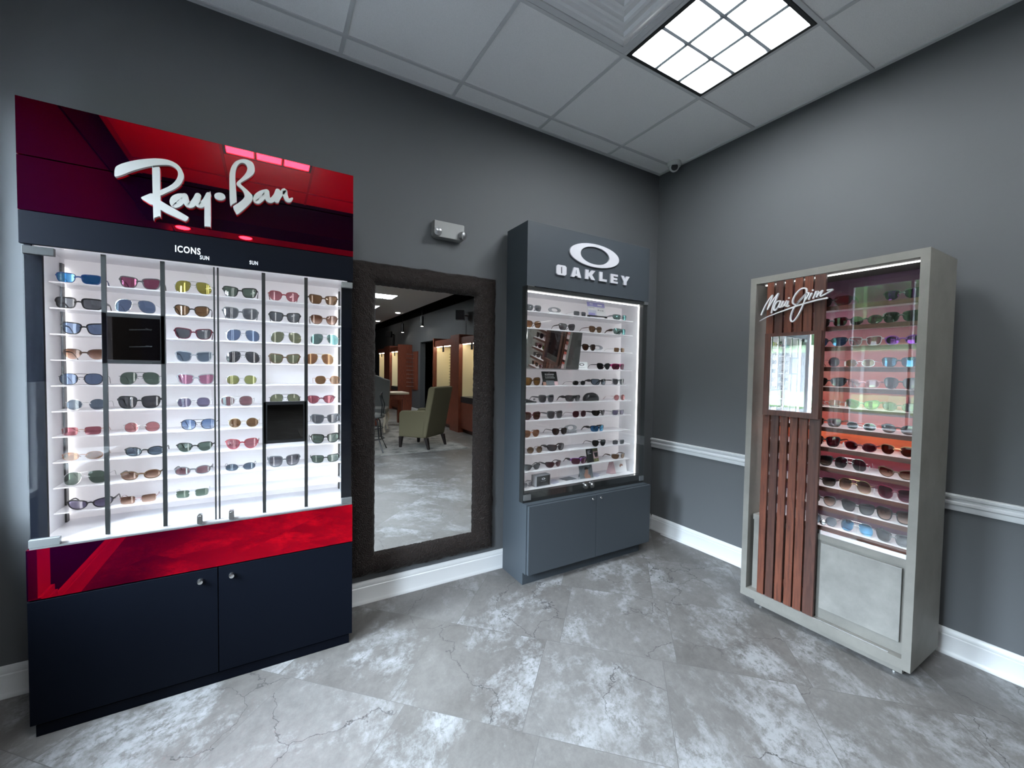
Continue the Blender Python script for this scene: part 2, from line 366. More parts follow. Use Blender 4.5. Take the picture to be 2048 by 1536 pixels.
# stepped square diffuser vent
vx0, vx1, vy0, vy1 = GX+T*3+0.012, GX+T*4-0.012, GY-2*T+0.012, GY-T-0.012
vt = thing('air_vent', 'white stepped square air vent in the ceiling beside the bright light', 'vent', ((vx0+vx1)/2, (vy0+vy1)/2, H))
fl = MB().box(vx0, vx1, vy0, vy0+0.03, H-0.008, H).box(vx0, vx1, vy1-0.03, vy1, H-0.008, H).box(vx0, vx0+0.03, vy0+0.03, vy1-0.03, H-0.008, H).box(vx1-0.03, vx1, vy0+0.03, vy1-0.03, H-0.008, H)
build('frame', fl, M_tbar, vt)
vcx, vcy = (vx0+vx1)/2, (vy0+vy1)/2
M_vent = pm('white vent metal', (0.85, 0.855, 0.86), 0.45)
sq = lambda r, z: [(vcx-r, vcy-r, H+z), (vcx+r, vcy-r, H+z), (vcx+r, vcy+r, H+z), (vcx-r, vcy+r, H+z)]
vp = [(0.266, -0.001), (0.262, -0.003), (0.222, -0.020), (0.206, -0.020), (0.200, -0.004), (0.160, -0.023), (0.144, -0.023), (0.138, -0.006), (0.098, -0.026), (0.082, -0.026), (0.076, -0.009), (0.03, -0.028), (0.0005, -0.029)]
build('cone', MB().loft([sq(*q) for q in vp]), M_vent, vt)
# dome camera
sc = thing('security_camera', 'small white dome security camera on the ceiling by the corner', 'security camera', (-0.075, -0.2, H))
build('base', MB().lathe((-0.075, -0.2, H), (0, 0, -1), [(0, 0.048), (0.018, 0.05), (0.034, 0.046), (0.036, 0.0)]), pm('white plastic', (0.62, 0.63, 0.62), 0.4), sc, smooth=40)
dv = Vector((-0.62, -0.65, -0.45)).normalized()
build('eye', MB().lathe(Vector((-0.075, -0.2, H-0.036))-dv*0.034, dv, [(0, 0.012), (0.008, 0.026), (0.02, 0.034), (0.04, 0.036), (0.055, 0.032), (0.06, 0.027), (0.061, 0)]), bpy.data.materials['white plastic'], sc, smooth=50)
build('lens', MB().lathe(Vector((-0.075, -0.2, H-0.036))+dv*0.026, dv, [(0, 0.024), (0.003, 0.024), (0.004, 0.012), (0.005, 0.0)]), M_black, sc, smooth=40)
# emergency light
el = thing('emergency_light', 'white twin head emergency light on the dark wall above the tall mirror', 'emergency light', (-1.815, 0, 2.04))
def rrect(x0, x1, z0, z1, r, n=5, top=True):
    o = []
    for cx, cz, a in ((x1-r, z0+r, -90), (x1-r, z1-r, 0), (x0+r, z1-r, 90), (x0+r, z0+r, 180)):
        rr = r if (top or a in (-90, 180)) else r*0.3
        ccx = cx + (r-rr)*(1 if cx > (x0+x1)/2 else -1); ccz = cz + (r-rr)*(1 if cz > (z0+z1)/2 else -1)
        o += [(ccx+rr*math.cos(R(a+90*i/n)), ccz+rr*math.sin(R(a+90*i/n))) for i in range(n+1)]
    return o
M_elite = pm('white housing', (0.2, 0.2, 0.2), 0.4)
o1 = rrect(-1.91, -1.72, 2.045, 2.14, 0.02, top=False)
build('body', MB().loft([[(x, 0, z) for x, z in o1], [(x, -0.038, z) for x, z in o1], [(-1.815+(x+1.815)*0.96, -0.045, 2.092+(z-2.092)*0.93) for x, z in o1]]), M_elite, el, smooth=40)
for s, d in ((-1, (-0.25, -1, -0.15)), (1, (0.55, -1, -0.2))):
    c = Vector((-1.815+s*0.072, -0.042, 2.075)); dd = Vector(d).normalized()
    h = build('lamp_head', MB().lathe(c-dd*0.005, dd, [(0, 0.02), (0.012, 0.024), (0.03, 0.024), (0.032, 0.02), (0.028, 0)]), M_elite, el, smooth=40)
    build('lamp_lens', MB().lathe(c+dd*0.021, dd, [(0, 0.0195), (0.006, 0.0185), (0.010, 0.010), (0.011, 0)]), M_grey_metal, h, smooth=40)

# ------------------------------------------------------------------ lettering helpers
def ribbon(pts):
    """closed outline around a centre line of (x, z, width)"""
    n = len(pts); q = []
    def cr(i, t):
        p = [pts[max(0, min(n-1, i+k))] for k in (-1, 0, 1, 2)]
        return [0.5*((2*p[1][c]) + (-p[0][c]+p[2][c])*t + (2*p[0][c]-5*p[1][c]+4*p[2][c]-p[3][c])*t*t + (-p[0][c]+3*p[1][c]-3*p[2][c]+p[3][c])*t**3) for c in range(3)]
    for i in range(n-1): q += [cr(i, k/5) for k in range(5)]
    q.append(list(pts[-1]))
    Lp, Rp = [], []
    for i, p in enumerate(q):
        a, b = q[max(0, i-1)], q[min(len(q)-1, i+1)]
        d = Vector((b[0]-a[0], b[1]-a[1])); d = d.normalized() if d.length > 1e-9 else Vector((1, 0)); nn = Vector((-d.y, d.x))*p[2]/2
        Lp.append((p[0]+nn.x, p[1]+nn.y)); Rp.append((p[0]-nn.x, p[1]-nn.y))
    return q, Lp, Rp
def smooth_poly(p, k=3):
    n = len(p); o = []
    for i in range(n):
        a, b, c, d = (p[(i+j) % n] for j in (-1, 0, 1, 2))
        for s in range(k):
            t = s/k
            o.append(tuple(0.5*(2*b[e]+(-a[e]+c[e])*t+(2*a[e]-5*b[e]+4*c[e]-d[e])*t*t+(-a[e]+3*b[e]-3*c[e]+d[e])*t**3) for e in (0, 1)))
    return o
def fill_outline(mb, pts, place, d, holes=()):
    """extruded filled outline through a 2D curve, so concave shapes and holes fill cleanly"""
    c = bpy.data.curves.new('tmp', 'CURVE'); c.dimensions = '2D'; c.fill_mode = 'BOTH'; c.extrude = d/2
    for pl in (pts, *holes):
        sp = c.splines.new('POLY'); sp.points.add(len(pl)-1); sp.use_cyclic_u = True
        for q, w in zip(sp.points, pl): q.co = (w[0], w[1], 0, 1)
    curve_mesh(mb, c, place)
def curve_mesh(mb, c, place):
    o = bpy.data.objects.new('tmp', c); COL.objects.link(o)
    dg = bpy.context.evaluated_depsgraph_get(); me = o.evaluated_get(dg).to_mesh()
    mb.add([place(v.co) for v in me.vertices], [tuple(p.vertices) for p in me.polygons])
    o.evaluated_get(dg).to_mesh_clear(); bpy.data.objects.remove(o); bpy.data.curves.remove(c)
def text_mesh(mb, txt, size, place, xs=1.0, d=0.001, sp=1.0, align='LEFT', bold=0.0):
    c = bpy.data.curves.new('tmp', 'FONT'); c.body = txt; c.size = size; c.extrude = d/2; c.space_character = sp; c.align_x = align
    c.resolution_u = 4; c.offset = bold
    curve_mesh(mb, c, lambda v: place(Vector((v.x*xs, v.y, v.z))))
SK = 0
def stroke(mb, pts, place, d):
    global SK
    SK += 1; d = d + 0.0004*(SK % 7)
    q, Lp, Rp = ribbon(pts)
    n = len(q); vs = []
    for zz in (-d/2, d/2):
        for p in Lp: vs.append(place(Vector((p[0], p[1], zz))))
        for p in Rp: vs.append(place(Vector((p[0], p[1], zz))))
    fs = []
    for i in range(n-1):
        fs += [(i, i+1, n+i+1, n+i), (2*n+i, 3*n+i, 3*n+i+1, 2*n+i+1), (i, 2*n+i, 2*n+i+1, i+1), (n+i, n+i+1, 3*n+i+1, 3*n+i)]
    fs += [(0, n, 3*n, 2*n), (n-1, 3*n-1, 4*n-1, 2*n-1)]
    mb.add(vs, fs)
    for p in (q[0], q[-1]):
        mb.lathe(place(Vector((p[0], p[1], 0))), place(Vector((0, 0, 1)))-place(Vector((0, 0, 0))), [(-d/2+0.0003, 0), (-d/2+0.0003, p[2]/2), (d/2-0.00015-0.0001*(p is q[0]), p[2]/2), (d/2-0.00015-0.0001*(p is q[0]), 0)], 12)

# ------------------------------------------------------------------ sunglasses
# style: lens half width, half height, squareness, taper, outer tilt, gap, rim thickness, rim kind, base curve, arm half height
STY = {
 'square-frame': (0.0258, 0.0212, 4.4, 0.16, 0.13, 0.017, 0.0027, 'full', 1.9, 0.0042),
 'wide square':  (0.0268, 0.0240, 4.0, 0.10, 0.07, 0.016, 0.0030, 'full', 1.9, 0.0052),
 'flat-top':     (0.0270, 0.0190, 5.5, 0.06, 0.00, 0.018, 0.0034, 'full', 2.0, 0.0060),
 'rectangular':  (0.0265, 0.0182, 4.6, 0.10, 0.08, 0.018, 0.0017, 'full', 2.2, 0.0034),
 'keyhole':      (0.0250, 0.0222, 3.0, 0.14, 0.10, 0.018, 0.0018, 'full', 1.8, 0.0030),
 'aviator':      (0.0272, 0.0262, 2.5, 0.10, -0.10, 0.019, 0.0010, 'wire', 1.8, 0.0013),
 'double-bridge': (0.0260, 0.0222, 2.5, 0.06, 0.0, 0.018, 0.0016, 'wire', 1.8, 0.0016),
 'round':        (0.0235, 0.0212, 2.1, 0.0, 0.0, 0.021, 0.0010, 'wire', 1.6, 0.0013),
 'oval':         (0.0258, 0.0168, 2.15, 0.0, 0.08, 0.018, 0.0022, 'full', 1.9, 0.0040),
 'slim oval':    (0.0240, 0.0155, 2.3, 0.0, 0.0, 0.020, 0.0010, 'wire', 1.9, 0.0014),
 'hexagonal':    (0.0245, 0.0190, 0, 0.0, 0.0, 0.019, 0.0010, 'wire', 1.6, 0.0013),
 'rimless':      (0.0240, 0.0165, 4.5, 0.06, 0.0, 0.021, 0.0, 'none', 2.0, 0.0014),
 'browline':     (0.0255, 0.0200, 2.9, 0.14, 0.08, 0.018, 0.0024, 'half', 1.8, 0.0032),
 'cat-eye':      (0.0270, 0.0172, 3.0, 0.16, 0.26, 0.017, 0.0024, 'full', 2.0, 0.0045),
 'sport':        (0.0290, 0.0195, 3.6, 0.14, 0.10, 0.015, 0.0022, 'half', 4.6, 0.0052),
 'wraparound':   (0.0300, 0.0195, 3.8, 0.10, 0.10, 0.013, 0.0028, 'full', 4.6, 0.0085),
 'shield':       (0.0310, 0.0215, 3.6, 0.08, 0.06, 0.004, 0.0024, 'half', 4.8, 0.0085),
}
def outline(st, n=28):
    hw, hh, sq, tp, tilt = STY[st][:5]; o = []
    if sq == 0:
        base = [(1, 0), (0.62, 0.92), (-0.55, 1), (-1, 0.1), (-0.6, -0.98), (0.6, -1)]
        base = smooth_poly(base, 5)
        return [(u*hw, v*hh) for u, v in base]
    for i in range(n):
        a = 2*math.pi*i/n; c, s_ = math.cos(a), math.sin(a)
        soft = st in ('square-frame', 'wide square', 'keyhole', 'browline', 'cat-eye', 'flat-top', 'rectangular', 'sport', 'wraparound')
        e = 2/(max(2.15, sq*0.68) if (soft and s_ < 0) else sq)
        u = math.copysign(abs(c)**e, c); v = math.copysign(abs(s_)**e, s_)
        u *= 1+tp*v
        if st == 'aviator': u += 0.16*(-v)*0.8 + 0.02; v = v - 0.10*u*abs(u)
        else: v += tilt*u*max(0.3, (v+1)/2)
        o.append((u*hw, v*hh))
    return o
GEO = {}
def glasses_geo(st):
    if st in GEO: return GEO[st]
    hw, hh, sq, tp, tilt, gap, rim, kind, kc, arm = STY[st]
    o = outline(st); lo = min(v for u, v in o); hi = max(v for u, v in o)
    cz = -lo + rim + 0.0008; cx = gap/2 + hw + rim
    dep = lambda x, z: kc*x*x*(1 if abs(x) < 0.06 else 1) + 1.2*(z-cz)**2
    full = lambda s, u, v, dy=0: (s*(cx+u), dep(cx+u, cz+v)+dy, cz+v)
    out = {'lens': {}, 'temple': {}}
    for s in (-1, 1):
        mb = MB()
        for dy, flip in ((0.0, 0), (0.0016, 1)):
            rings = [[full(s, u*k, v*k, dy) for u, v in o] for k in (1.0, 0.8, 0.55, 0.3, 0.1)]
            mb.loft(rings, caps=False); n = len(o); b = len(mb.v)-n; mb.f.append(tuple(b+i for i in range(n)))
        n = len(o); half = 5*n
        for i in range(n): mb.f.append((i, (i+1) % n, half+(i+1) % n, half+i))
        out['lens'][s] = mb
    fr = MB(); ft = 0.0022 if kind in ('full', 'half') else 0.0012
    for s in (-1, 1):
        if kind == 'none': continue
        rings = []; n = len(o)
        for i in range(n):
            u, v = o[i]; a, b = o[i-1], o[(i+1) % n]
            d = Vector((b[0]-a[0], b[1]-a[1])).normalized(); nn = Vector((d.y, -d.x))
            t = rim*(1.35 if v > 0 and kind == 'full' else 1)
            iu, iv = u-nn.x*0.0006, v-nn.y*0.0006
            ou, ov = u+nn.x*t, v+nn.y*t
            if kind == 'half' and v < -0.1*hh: continue
            rings.append([full(s, iu, iv, -ft*0.6), full(s, ou, ov, -ft*0.6), full(s, ou, ov, ft*1.2), full(s, iu, iv, ft*1.2)])
        if kind == 'half': 
            # the kept run of points starts mid list: order it from outer end to inner end
            k = max(range(len(rings)), key=lambda i: (Vector(rings[i][0])-Vector(rings[i-1][0])).length)
            rings = rings[k:]+rings[:k]; fr.loft(rings)
        else: fr.loft(rings+[rings[0]], caps=False)
    # bridge
    zi = cz + 0.22*hh; wire = kind in ('wire', 'none')
    xi = gap/2 + rim*0.4 + (0.002 if sq != 0 and sq < 3 else 0.0)
    P = lambda x, z: (x, dep(x, z)-0.0004, z)
    th = 0.0011 if wire else 0.0019; tz = 0.0011 if wire else 0.003
    if gap > 0.006:
        fr.tube([P(-xi-0.003, zi-0.001), P(-xi*0.6, zi+0.0025), P(0, zi+0.0035), P(xi*0.6, zi+0.0025), P(xi+0.003, zi-0.001)], [(th, tz)]*5 if not wire else th, 8)
    else:
        fr.tube([P(-0.008, cz+hh*0.97), P(0, cz+hh*0.93), P(0.008, cz+hh*0.97)], (0.0024), 8)
    if st in ('aviator', 'double-bridge', 'flat-top') and kind != 'full' or st == 'double-bridge':
        fr.tube([P(-gap/2-0.012, cz+hh*0.93), P(0, cz+hh*0.98), P(gap/2+0.012, cz+hh*0.93)], 0.0011, 8)
    xe = cx + hw*(1+tp*0.5) + rim; ze = cz + (0.45+tilt)*hh; ye = dep(xe, ze)
    ends = {}
    for s in (-1, 1):     # end pieces; without a rim they go with the temples
        tgt = fr if kind != 'none' else MB(); ends[s] = tgt
        tgt.tube([(s*(xe-0.003), ye-0.001, ze), (s*(xe+0.0018), ye+0.001, ze), (s*(xe+0.0028), ye+0.006, ze)], [(0.0013, arm*0.8)]*3 if not wire else 0.0011, 8)
        if wire or kind == 'none':
            fr.tube([P(s*(gap/2+0.001), zi-0.002), (s*(gap/2-0.004), dep(gap/2, zi)+0.005, zi-0.007)], 0.0009, 6)
    out['frame'] = fr
    big = arm > 0.007
    Ltot = 0.128; yb = 0.098
    for s in (-1, 1):
        mb = ends[s] if kind == 'none' else MB(); X = xe+0.0026; tx = 0.0009 if wire else 0.0017
        path = [(s*X, ye+0.0055, ze), (s*X, ye+0.03, ze), (s*(X-0.001), 0.07, ze-0.0005), (s*(X-0.003), yb-0.01, ze-0.003)]
        tip = [(s*(X-0.005), yb+0.006, ze*0.62), (s*(X-0.007), yb+0.017, ze*0.33), (s*(X-0.008), Ltot-0.003, 0.0032)]
        a0 = arm*1.15 if big else arm
        rad = [(tx*1.2, a0), (tx*1.2, a0*0.95), (tx, arm*(0.75 if not big else 0.7)), (tx, arm*0.6)] + [(tx*1.1, max(0.0016, arm*0.5))]*2 + [(tx, 0.0026 if not wire else 0.0014)]
        mb.tube(path+tip, rad, 8); out['temple'][s] = mb
    GEO[st] = out
    return out
FRAME = {}
def frame_mat(c):
    tab = {'black': ((0.011, 0.011, 0.012), 0.25, 0), 'grey': ((0.10, 0.105, 0.115), 0.3, 0), 'clear grey': ((0.30, 0.31, 0.34), 0.2, 0), 'brown': ((0.07, 0.035, 0.018), 0.3, 0),
     'tortoise': ((0.085, 0.045, 0.022), 0.25, 0), 'silver': ((0.62, 0.63, 0.64), 0.2, 1), 'gunmetal': ((0.11, 0.11, 0.115), 0.3, 1), 'gold': ((0.62, 0.47, 0.26), 0.25, 1),
     'red': ((0.30, 0.035, 0.05), 0.25, 0), 'maroon': ((0.09, 0.012, 0.025), 0.25, 0), 'blue': ((0.04, 0.10, 0.30), 0.25, 0), 'pink': ((0.45, 0.22, 0.23), 0.25, 0.4), 'magenta': ((0.45, 0.015, 0.17), 0.3, 0),
     'teal': ((0.15, 0.42, 0.50), 0.3, 0), 'white': ((0.7, 0.7, 0.72), 0.3, 0), 'clear': ((0.36, 0.36, 0.38), 0.15, 0), 'copper': ((0.42, 0.20, 0.11), 0.3, 1), 'purple': ((0.16, 0.03, 0.25), 0.3, 0), 'green': ((0.07, 0.10, 0.04), 0.3, 0)}
    if c not in FRAME: FRAME[c] = pm('frame '+c, tab[c][0], tab[c][1], tab[c][2])
    return FRAME[c]
LENS = {}
def lens_mat(c):
    tab = {  # transmitted colour of one face, mirror colour, extra reflectance, gradient foot
     'grey': ((0.40, 0.42, 0.44), (1, 1, 1), 0.03, None), 'dark grey': ((0.33, 0.34, 0.355), (1, 1, 1), 0.04, None), 'blue-grey': ((0.40, 0.46, 0.52), (0.9, 1, 1), 0.05, None),
     'black': ((0.06, 0.06, 0.07), (1, 1, 1), 0.05, None), 'green': ((0.38, 0.45, 0.39), (1, 1, 1), 0.03, None), 'dark green': ((0.38, 0.45, 0.41), (1, 1, 1), 0.03, None),
     'brown': ((0.47, 0.36, 0.26), (1, 0.9, 0.8), 0.03, None), 'dark brown': ((0.25, 0.14, 0.09), (1, 0.95, 0.9), 0.04, None), 'orange': ((0.58, 0.42, 0.31), (1, 0.8, 0.5), 0.05, None),
     'faded brown': ((0.40, 0.27, 0.20), (1, 1, 1), 0.03, (0.82, 0.68, 0.60)), 'faded grey': ((0.38, 0.38, 0.41), (1, 1, 1), 0.03, (0.72, 0.72, 0.74)),
     'faded black': ((0.07, 0.06, 0.06), (1, 1, 1), 0.04, (0.40, 0.36, 0.32)), 'blue': ((0.42, 0.49, 0.61), (0.7, 0.85, 1), 0.05, None), 'faded blue': ((0.42, 0.52, 0.68), (1, 1, 1), 0.03, (0.68, 0.76, 0.86)),
     'mirrored blue': ((0.16, 0.38, 0.62), (0.3, 0.75, 1.0), 0.28, None), 'mirrored teal': ((0.50, 0.58, 0.56), (0.4, 0.95, 0.95), 0.22, None),
     'red': ((0.62, 0.36, 0.40), (1, 0.6, 0.6), 0.04, None), 'faded red': ((0.64, 0.40, 0.43), (1, 1, 1), 0.03, (0.76, 0.48, 0.52)), 'pink': ((0.68, 0.47, 0.57), (1, 0.7, 0.85), 0.04, None),
     'mirrored pink': ((0.58, 0.34, 0.43), (1, 0.4, 0.7), 0.12, None), 'rose': ((0.78, 0.53, 0.53), (1, 0.7, 0.7), 0.05, None), 'yellow': ((0.66, 0.64, 0.33), (1, 0.95, 0.4), 0.10, None),
     'light olive': ((0.62, 0.65, 0.42), (1, 1, 0.8), 0.05, None), 'olive': ((0.46, 0.48, 0.39), (1, 1, 0.9), 0.03, None), 'violet-grey': ((0.46, 0.44, 0.54), (1, 1, 1), 0.03, None),
     'mirrored purple': ((0.16, 0.03, 0.28), (0.75, 0.2, 1.0), 0.25, None), 'burgundy': ((0.22, 0.05, 0.10), (1, 0.9, 0.9), 0.04, None), 'wine': ((0.36, 0.14, 0.22), (1, 0.8, 0.9), 0.04, None),
     'clear': ((0.75, 0.76, 0.78), (1, 1, 1), 0.05, None), 'amber': ((0.52, 0.36, 0.14), (1, 0.85, 0.5), 0.08, None), 'mirrored green': ((0.40, 0.47, 0.24), (0.6, 0.9, 0.3), 0.08, None), 'pink-grey': ((0.60, 0.44, 0.46), (0.6, 1, 1), 0.10, None)}
    if c not in LENS:
        t, g, f, gr = tab[c]
        LENS[c] = gloss_mix('lens '+c, t, g, f, gr)
    return LENS[c]
GMESH = {}
def gpart(name, st, key, side, mat, root):
    k = (st, key, side, mat.name)
    if k not in GMESH:
        geo = glasses_geo(st); mb = geo[key][side] if side else geo[key]
        o = build(name, mb, mat, root, local=True, smooth=45); GMESH[k] = o.data
        return o
    return build(name, None, mat, root, mesh=GMESH[k])
def sunglasses(st, fc, lc, loc, rz, label, group, temple=None, scale=1.0, zs=1.0):
    t = thing('sunglasses', label, 'sunglasses', loc, rz, group)
    if scale != 1: t.scale = (scale, scale, scale*zs)
    fm = frame_mat(fc); lm = lens_mat(lc); tm = frame_mat(temple) if temple else fm
    gpart('frame', st, 'frame', 0, fm, t)
    for s in (-1, 1): gpart('lens', st, 'lens', s, lm, t)
    for s in (-1, 1):
        p = gpart('temple', st, 'temple', s, tm, t)
        if temple: p['label'] = temple + ' temple'
    return t
ORD = ['first', 'second', 'third', 'fourth', 'fifth', 'sixth', 'seventh', 'eighth', 'ninth', 'tenth', 'eleventh', 'twelfth']
M_rbled = emis('case light strip', (1, 0.985, 0.99), 1.6)
M_rbled2 = emis('front light strip', (1, 0.985, 0.99), 2.3)
M_backlit2 = pm('backlit rose white acrylic', (0.8, 0.78, 0.8), 0.35, emit=(1.0, 0.95, 0.98), estr=0.08)
M_backlit = pm('backlit white acrylic', (0.8, 0.79, 0.82), 0.35, emit=(1.0, 0.965, 1.0), estr=0.10)

# ------------------------------------------------------------------ black and red display case
rb = thing('display_case', 'tall black display case with red mirrored sign, lit white shelves and black doors', 'display case', (-2.91, -0.16, 0))
L0, L1, BK = -3.431, -2.392, -0.024
body = MB().box(L0, L0+0.016, -0.285, BK, 0.665, 1.70).box(L1-0.016, L1, -0.285, BK, 0.665, 1.70)
body.box(L0, L1, -0.305, BK, 1.70, 2.153).box(L0, L1, -0.301, BK, 0.04, 0.66).box(L0+0.012, L1-0.012, -0.313, BK, 0, 0.04)
body.box(L0+0.004, L0+0.044, -0.292, -0.278, 0.665, 1.68).box(L1-0.044, L1-0.004, -0.292, -0.278, 0.665, 1.68)
build('body', body, M_navy, rb)
build('fascia', B(L0, L1, -0.32, -0.3055, 1.682, 1.79), M_navy, rb, bevel=0.0012)
build('sign_panel', B(L0, L1, -0.32, -0.306, 1.792, 1.967), M_red, rb)
build('sign_panel', B(L0, L1, -0.32, -0.306, 1.971, 2.155), M_red, rb)
build('kick_panel', B(L0, L1, -0.32, -0.302, 0.482, 0.655), M_red, rb)
I0, I1 = L0+0.017, L1-0.017
lin = MB().box(I0, I0+0.004, -0.276, -0.03, 0.665, 1.694).box(I1-0.004, I1, -0.276, -0.03, 0.665, 1.694)
lin.box(I0+0.004, I1-0.004, -0.30, -0.03, 1.694, 1.6995).box(I0+0.004, I1-0.004, -0.302, -0.03, 0.6605, 0.667)
build('lining', lin, M_white, rb)
build('light_panel', B(I0, I1, -0.03, BK, 0.66, 1.699), M_backlit, rb)
for xa in (I0+0.004, I1-0.010): build('light_channel', B(xa, xa+0.006, -0.075, -0.05, 0.668, 1.671), M_edge, rb)
RBZ = [1.585-0.0945*i for i in range(10)]
for z in RBZ:
    build('shelf', B(I0+0.006, I1-0.006, -0.178, -0.031, z-0.0045, z), M_shelf, rb)
for k, (xa, xb, yy) in enumerate(((I0+0.005, I0+0.010, -0.046), (I1-0.010, I1-0.005, -0.046))):
    build('light_strip', B(xa, xb, yy, yy+0.006, 0.69, 1.66), M_rbled, rb)
build('light_strip', B(I0+0.02, I1-0.02, -0.302, -0.297, 1.688, 1.6935), M_rbled, rb)
for xa in (L0+0.018, L1-0.038):
    build('light_strip', B(xa, xa+0.020, -0.2775, -0.2745, 0.69, 1.66), M_rbled2, rb)
for x0, x1, hx in ((L0+0.006, -2.9065, 1), (-2.9005, L1-0.002, -1)):
    d = build('glass_door', B(x0, x1, -0.312, -0.306, 0.668, 1.678), M_glass, rb)
    for z0, z1 in ((1.650, 1.676), (0.662, 0.688)):
        w = 0.075 if hx == 1 else 0.045
        a, b = (x0, x0+w) if hx == 1 else (x1-w, x1)
        build('hinge', B(a, b, -0.319, -0.303, z0, z1), M_edge if z0 > 1 and hx == 1 else M_hinge, d, bevel=0.001)
    cx = -2.96 if hx == 1 else -2.857
    build('lock', MB().prism(rrect(cx-0.009, cx+0.009, 0.664, 0.702, 0.006), lambda p, s: (p[0], (-0.324, -0.303)[s], p[1])).lathe((cx, -0.324, 0.692), (0, -1, 0), [(0, 0.006), (0.004, 0.005), (0.0045, 0)], 14), M_chrome, d, smooth=40)
for x, w in ((-3.231, 0.013), (-3.068, 0.013), (-2.9098, 0.0055), (-2.8975, 0.0055), (-2.742, 0.013), (-2.583, 0.013)):
    dv_ = build('divider', B(x-w/2, x+w/2, -0.3055, -0.297, 0.669, 1.677), M_edge, rb)
    build('light_strip', B(x-min(w*0.42, 0.005), x+min(w*0.42, 0.005), -0.297, -0.2955, 0.69, 1.66), M_rbled2, dv_)
build('sill_trim', B(L0+0.008, L1-0.002, -0.3195, -0.303, 0.6555, 0.6615), M_grey_metal, rb)
for x0, x1, z0, z1 in ((-3.2385, -3.0625, 1.290, 1.473), (-2.7445, -2.5805, 0.961, 1.139)):
    p = build('mirror_panel', B(x0, x1, -0.3055, -0.285, z0, z1), M_black, rb, bevel=0.001)
    build('mirror_glass', B(x0+0.014, x1-0.014, -0.3059, -0.3054, z0+0.014, z1-0.014), M_dmirror, p)
for x0, x1, kx in ((L0, -2.9045, -2.96), (-2.9015, L1, -2.857)):
    d = build('door', B(x0, x1, -0.32, -0.302, 0.046, 0.477), M_navy, rb, bevel=0.0012)
    build('lock_knob', MB().lathe((kx, -0.32, 0.4355), (0, -1, 0), [(0, 0.011), (0.004, 0.011), (0.010, 0.009), (0.014, 0.0085), (0.015, 0.004), (0.0152, 0)], 18), M_chrome, d, smooth=40)
SIGN_POLY = [[[-3.1896, 1.9488], [-3.1909, 1.9596], [-3.1888, 1.9777], [-3.1831, 1.9881], [-3.1672, 2.001], [-3.1375, 2.0186], [-3.0995, 2.035], [-3.0685, 2.0441], [-3.0422, 2.0459], [-3.0209, 2.0398], [-3.0075, 2.0282], [-2.9995, 2.0115], [-2.9974, 1.995], [-3.002, 1.9769], [-3.0108, 1.9595], [-3.0272, 1.9421], [-3.046, 1.9269], [-3.0685, 1.9097], [-3.0683, 1.9274], [-3.0485, 1.9438], [-3.0324, 1.9594], [-3.0209, 1.9774], [-3.0145, 1.9959], [-3.0152, 2.0109], [-3.0211, 2.0212], [-3.0344, 2.0272], [-3.0503, 2.026], [-3.074, 2.0181], [-3.0998, 2.0067], [-3.1253, 1.9919], [-3.1479, 1.977], [-3.1677, 1.9613], [-3.1799, 1.9531]], [[-3.0884, 2.0005], [-3.0857, 2.0064], [-3.0701, 2.0131], [-3.067, 2.0076], [-3.0666, 1.9695], [-3.0661, 1.8394], [-3.0693, 1.8354], [-3.0837, 1.8268], [-3.0867, 1.8302]], [[-3.0867, 1.9132], [-3.1137, 1.8972], [-3.1201, 1.8908], [-3.1151, 1.8853], [-3.0858, 1.8726]], [[-3.0687, 1.8906], [-3.0491, 1.8825], [-2.9899, 1.8521], [-2.9855, 1.8461], [-2.9872, 1.8382], [-2.9933, 1.8325], [-3.001, 1.8334], [-3.069, 1.8605]], [[-2.9273, 1.9428], [-2.92, 1.9532], [-2.916, 1.9513], [-2.916, 1.8311], [-2.9189, 1.826], [-2.9333, 1.8247], [-2.9358, 1.8291], [-2.9343, 1.9185]], [[-2.854, 1.9247], [-2.8553, 2.0216], [-2.8533, 2.0506], [-2.8472, 2.0735], [-2.835, 2.0946], [-2.8166, 2.1081], [-2.7981, 2.1124], [-2.7794, 2.1076], [-2.7716, 2.0933], [-2.7708, 2.0753], [-2.7765, 2.0592], [-2.7922, 2.0407], [-2.8109, 2.0235], [-2.8186, 2.0126], [-2.8079, 2.0025], [-2.7925, 1.9898], [-2.78, 1.9762], [-2.7779, 1.9631], [-2.7833, 1.948], [-2.799, 1.9257], [-2.8208, 1.8993], [-2.8315, 1.8899], [-2.8376, 1.9002], [-2.8435, 1.914], [-2.8414, 1.921], [-2.8267, 1.9349], [-2.8113, 1.9528], [-2.8056, 1.9649], [-2.8071, 1.9773], [-2.8142, 1.9902], [-2.8294, 2.0028], [-2.8318, 2.0105], [-2.8278, 2.0193], [-2.8139, 2.0372], [-2.8009, 2.0585], [-2.7958, 2.0761], [-2.7982, 2.0892], [-2.8065, 2.0957], [-2.8167, 2.0941], [-2.8274, 2.0823], [-2.8336, 2.0627], [-2.8359, 2.0407], [-2.8354, 2.0157], [-2.8321, 1.9446], [-2.8343, 1.9369], [-2.845, 1.9274]]]
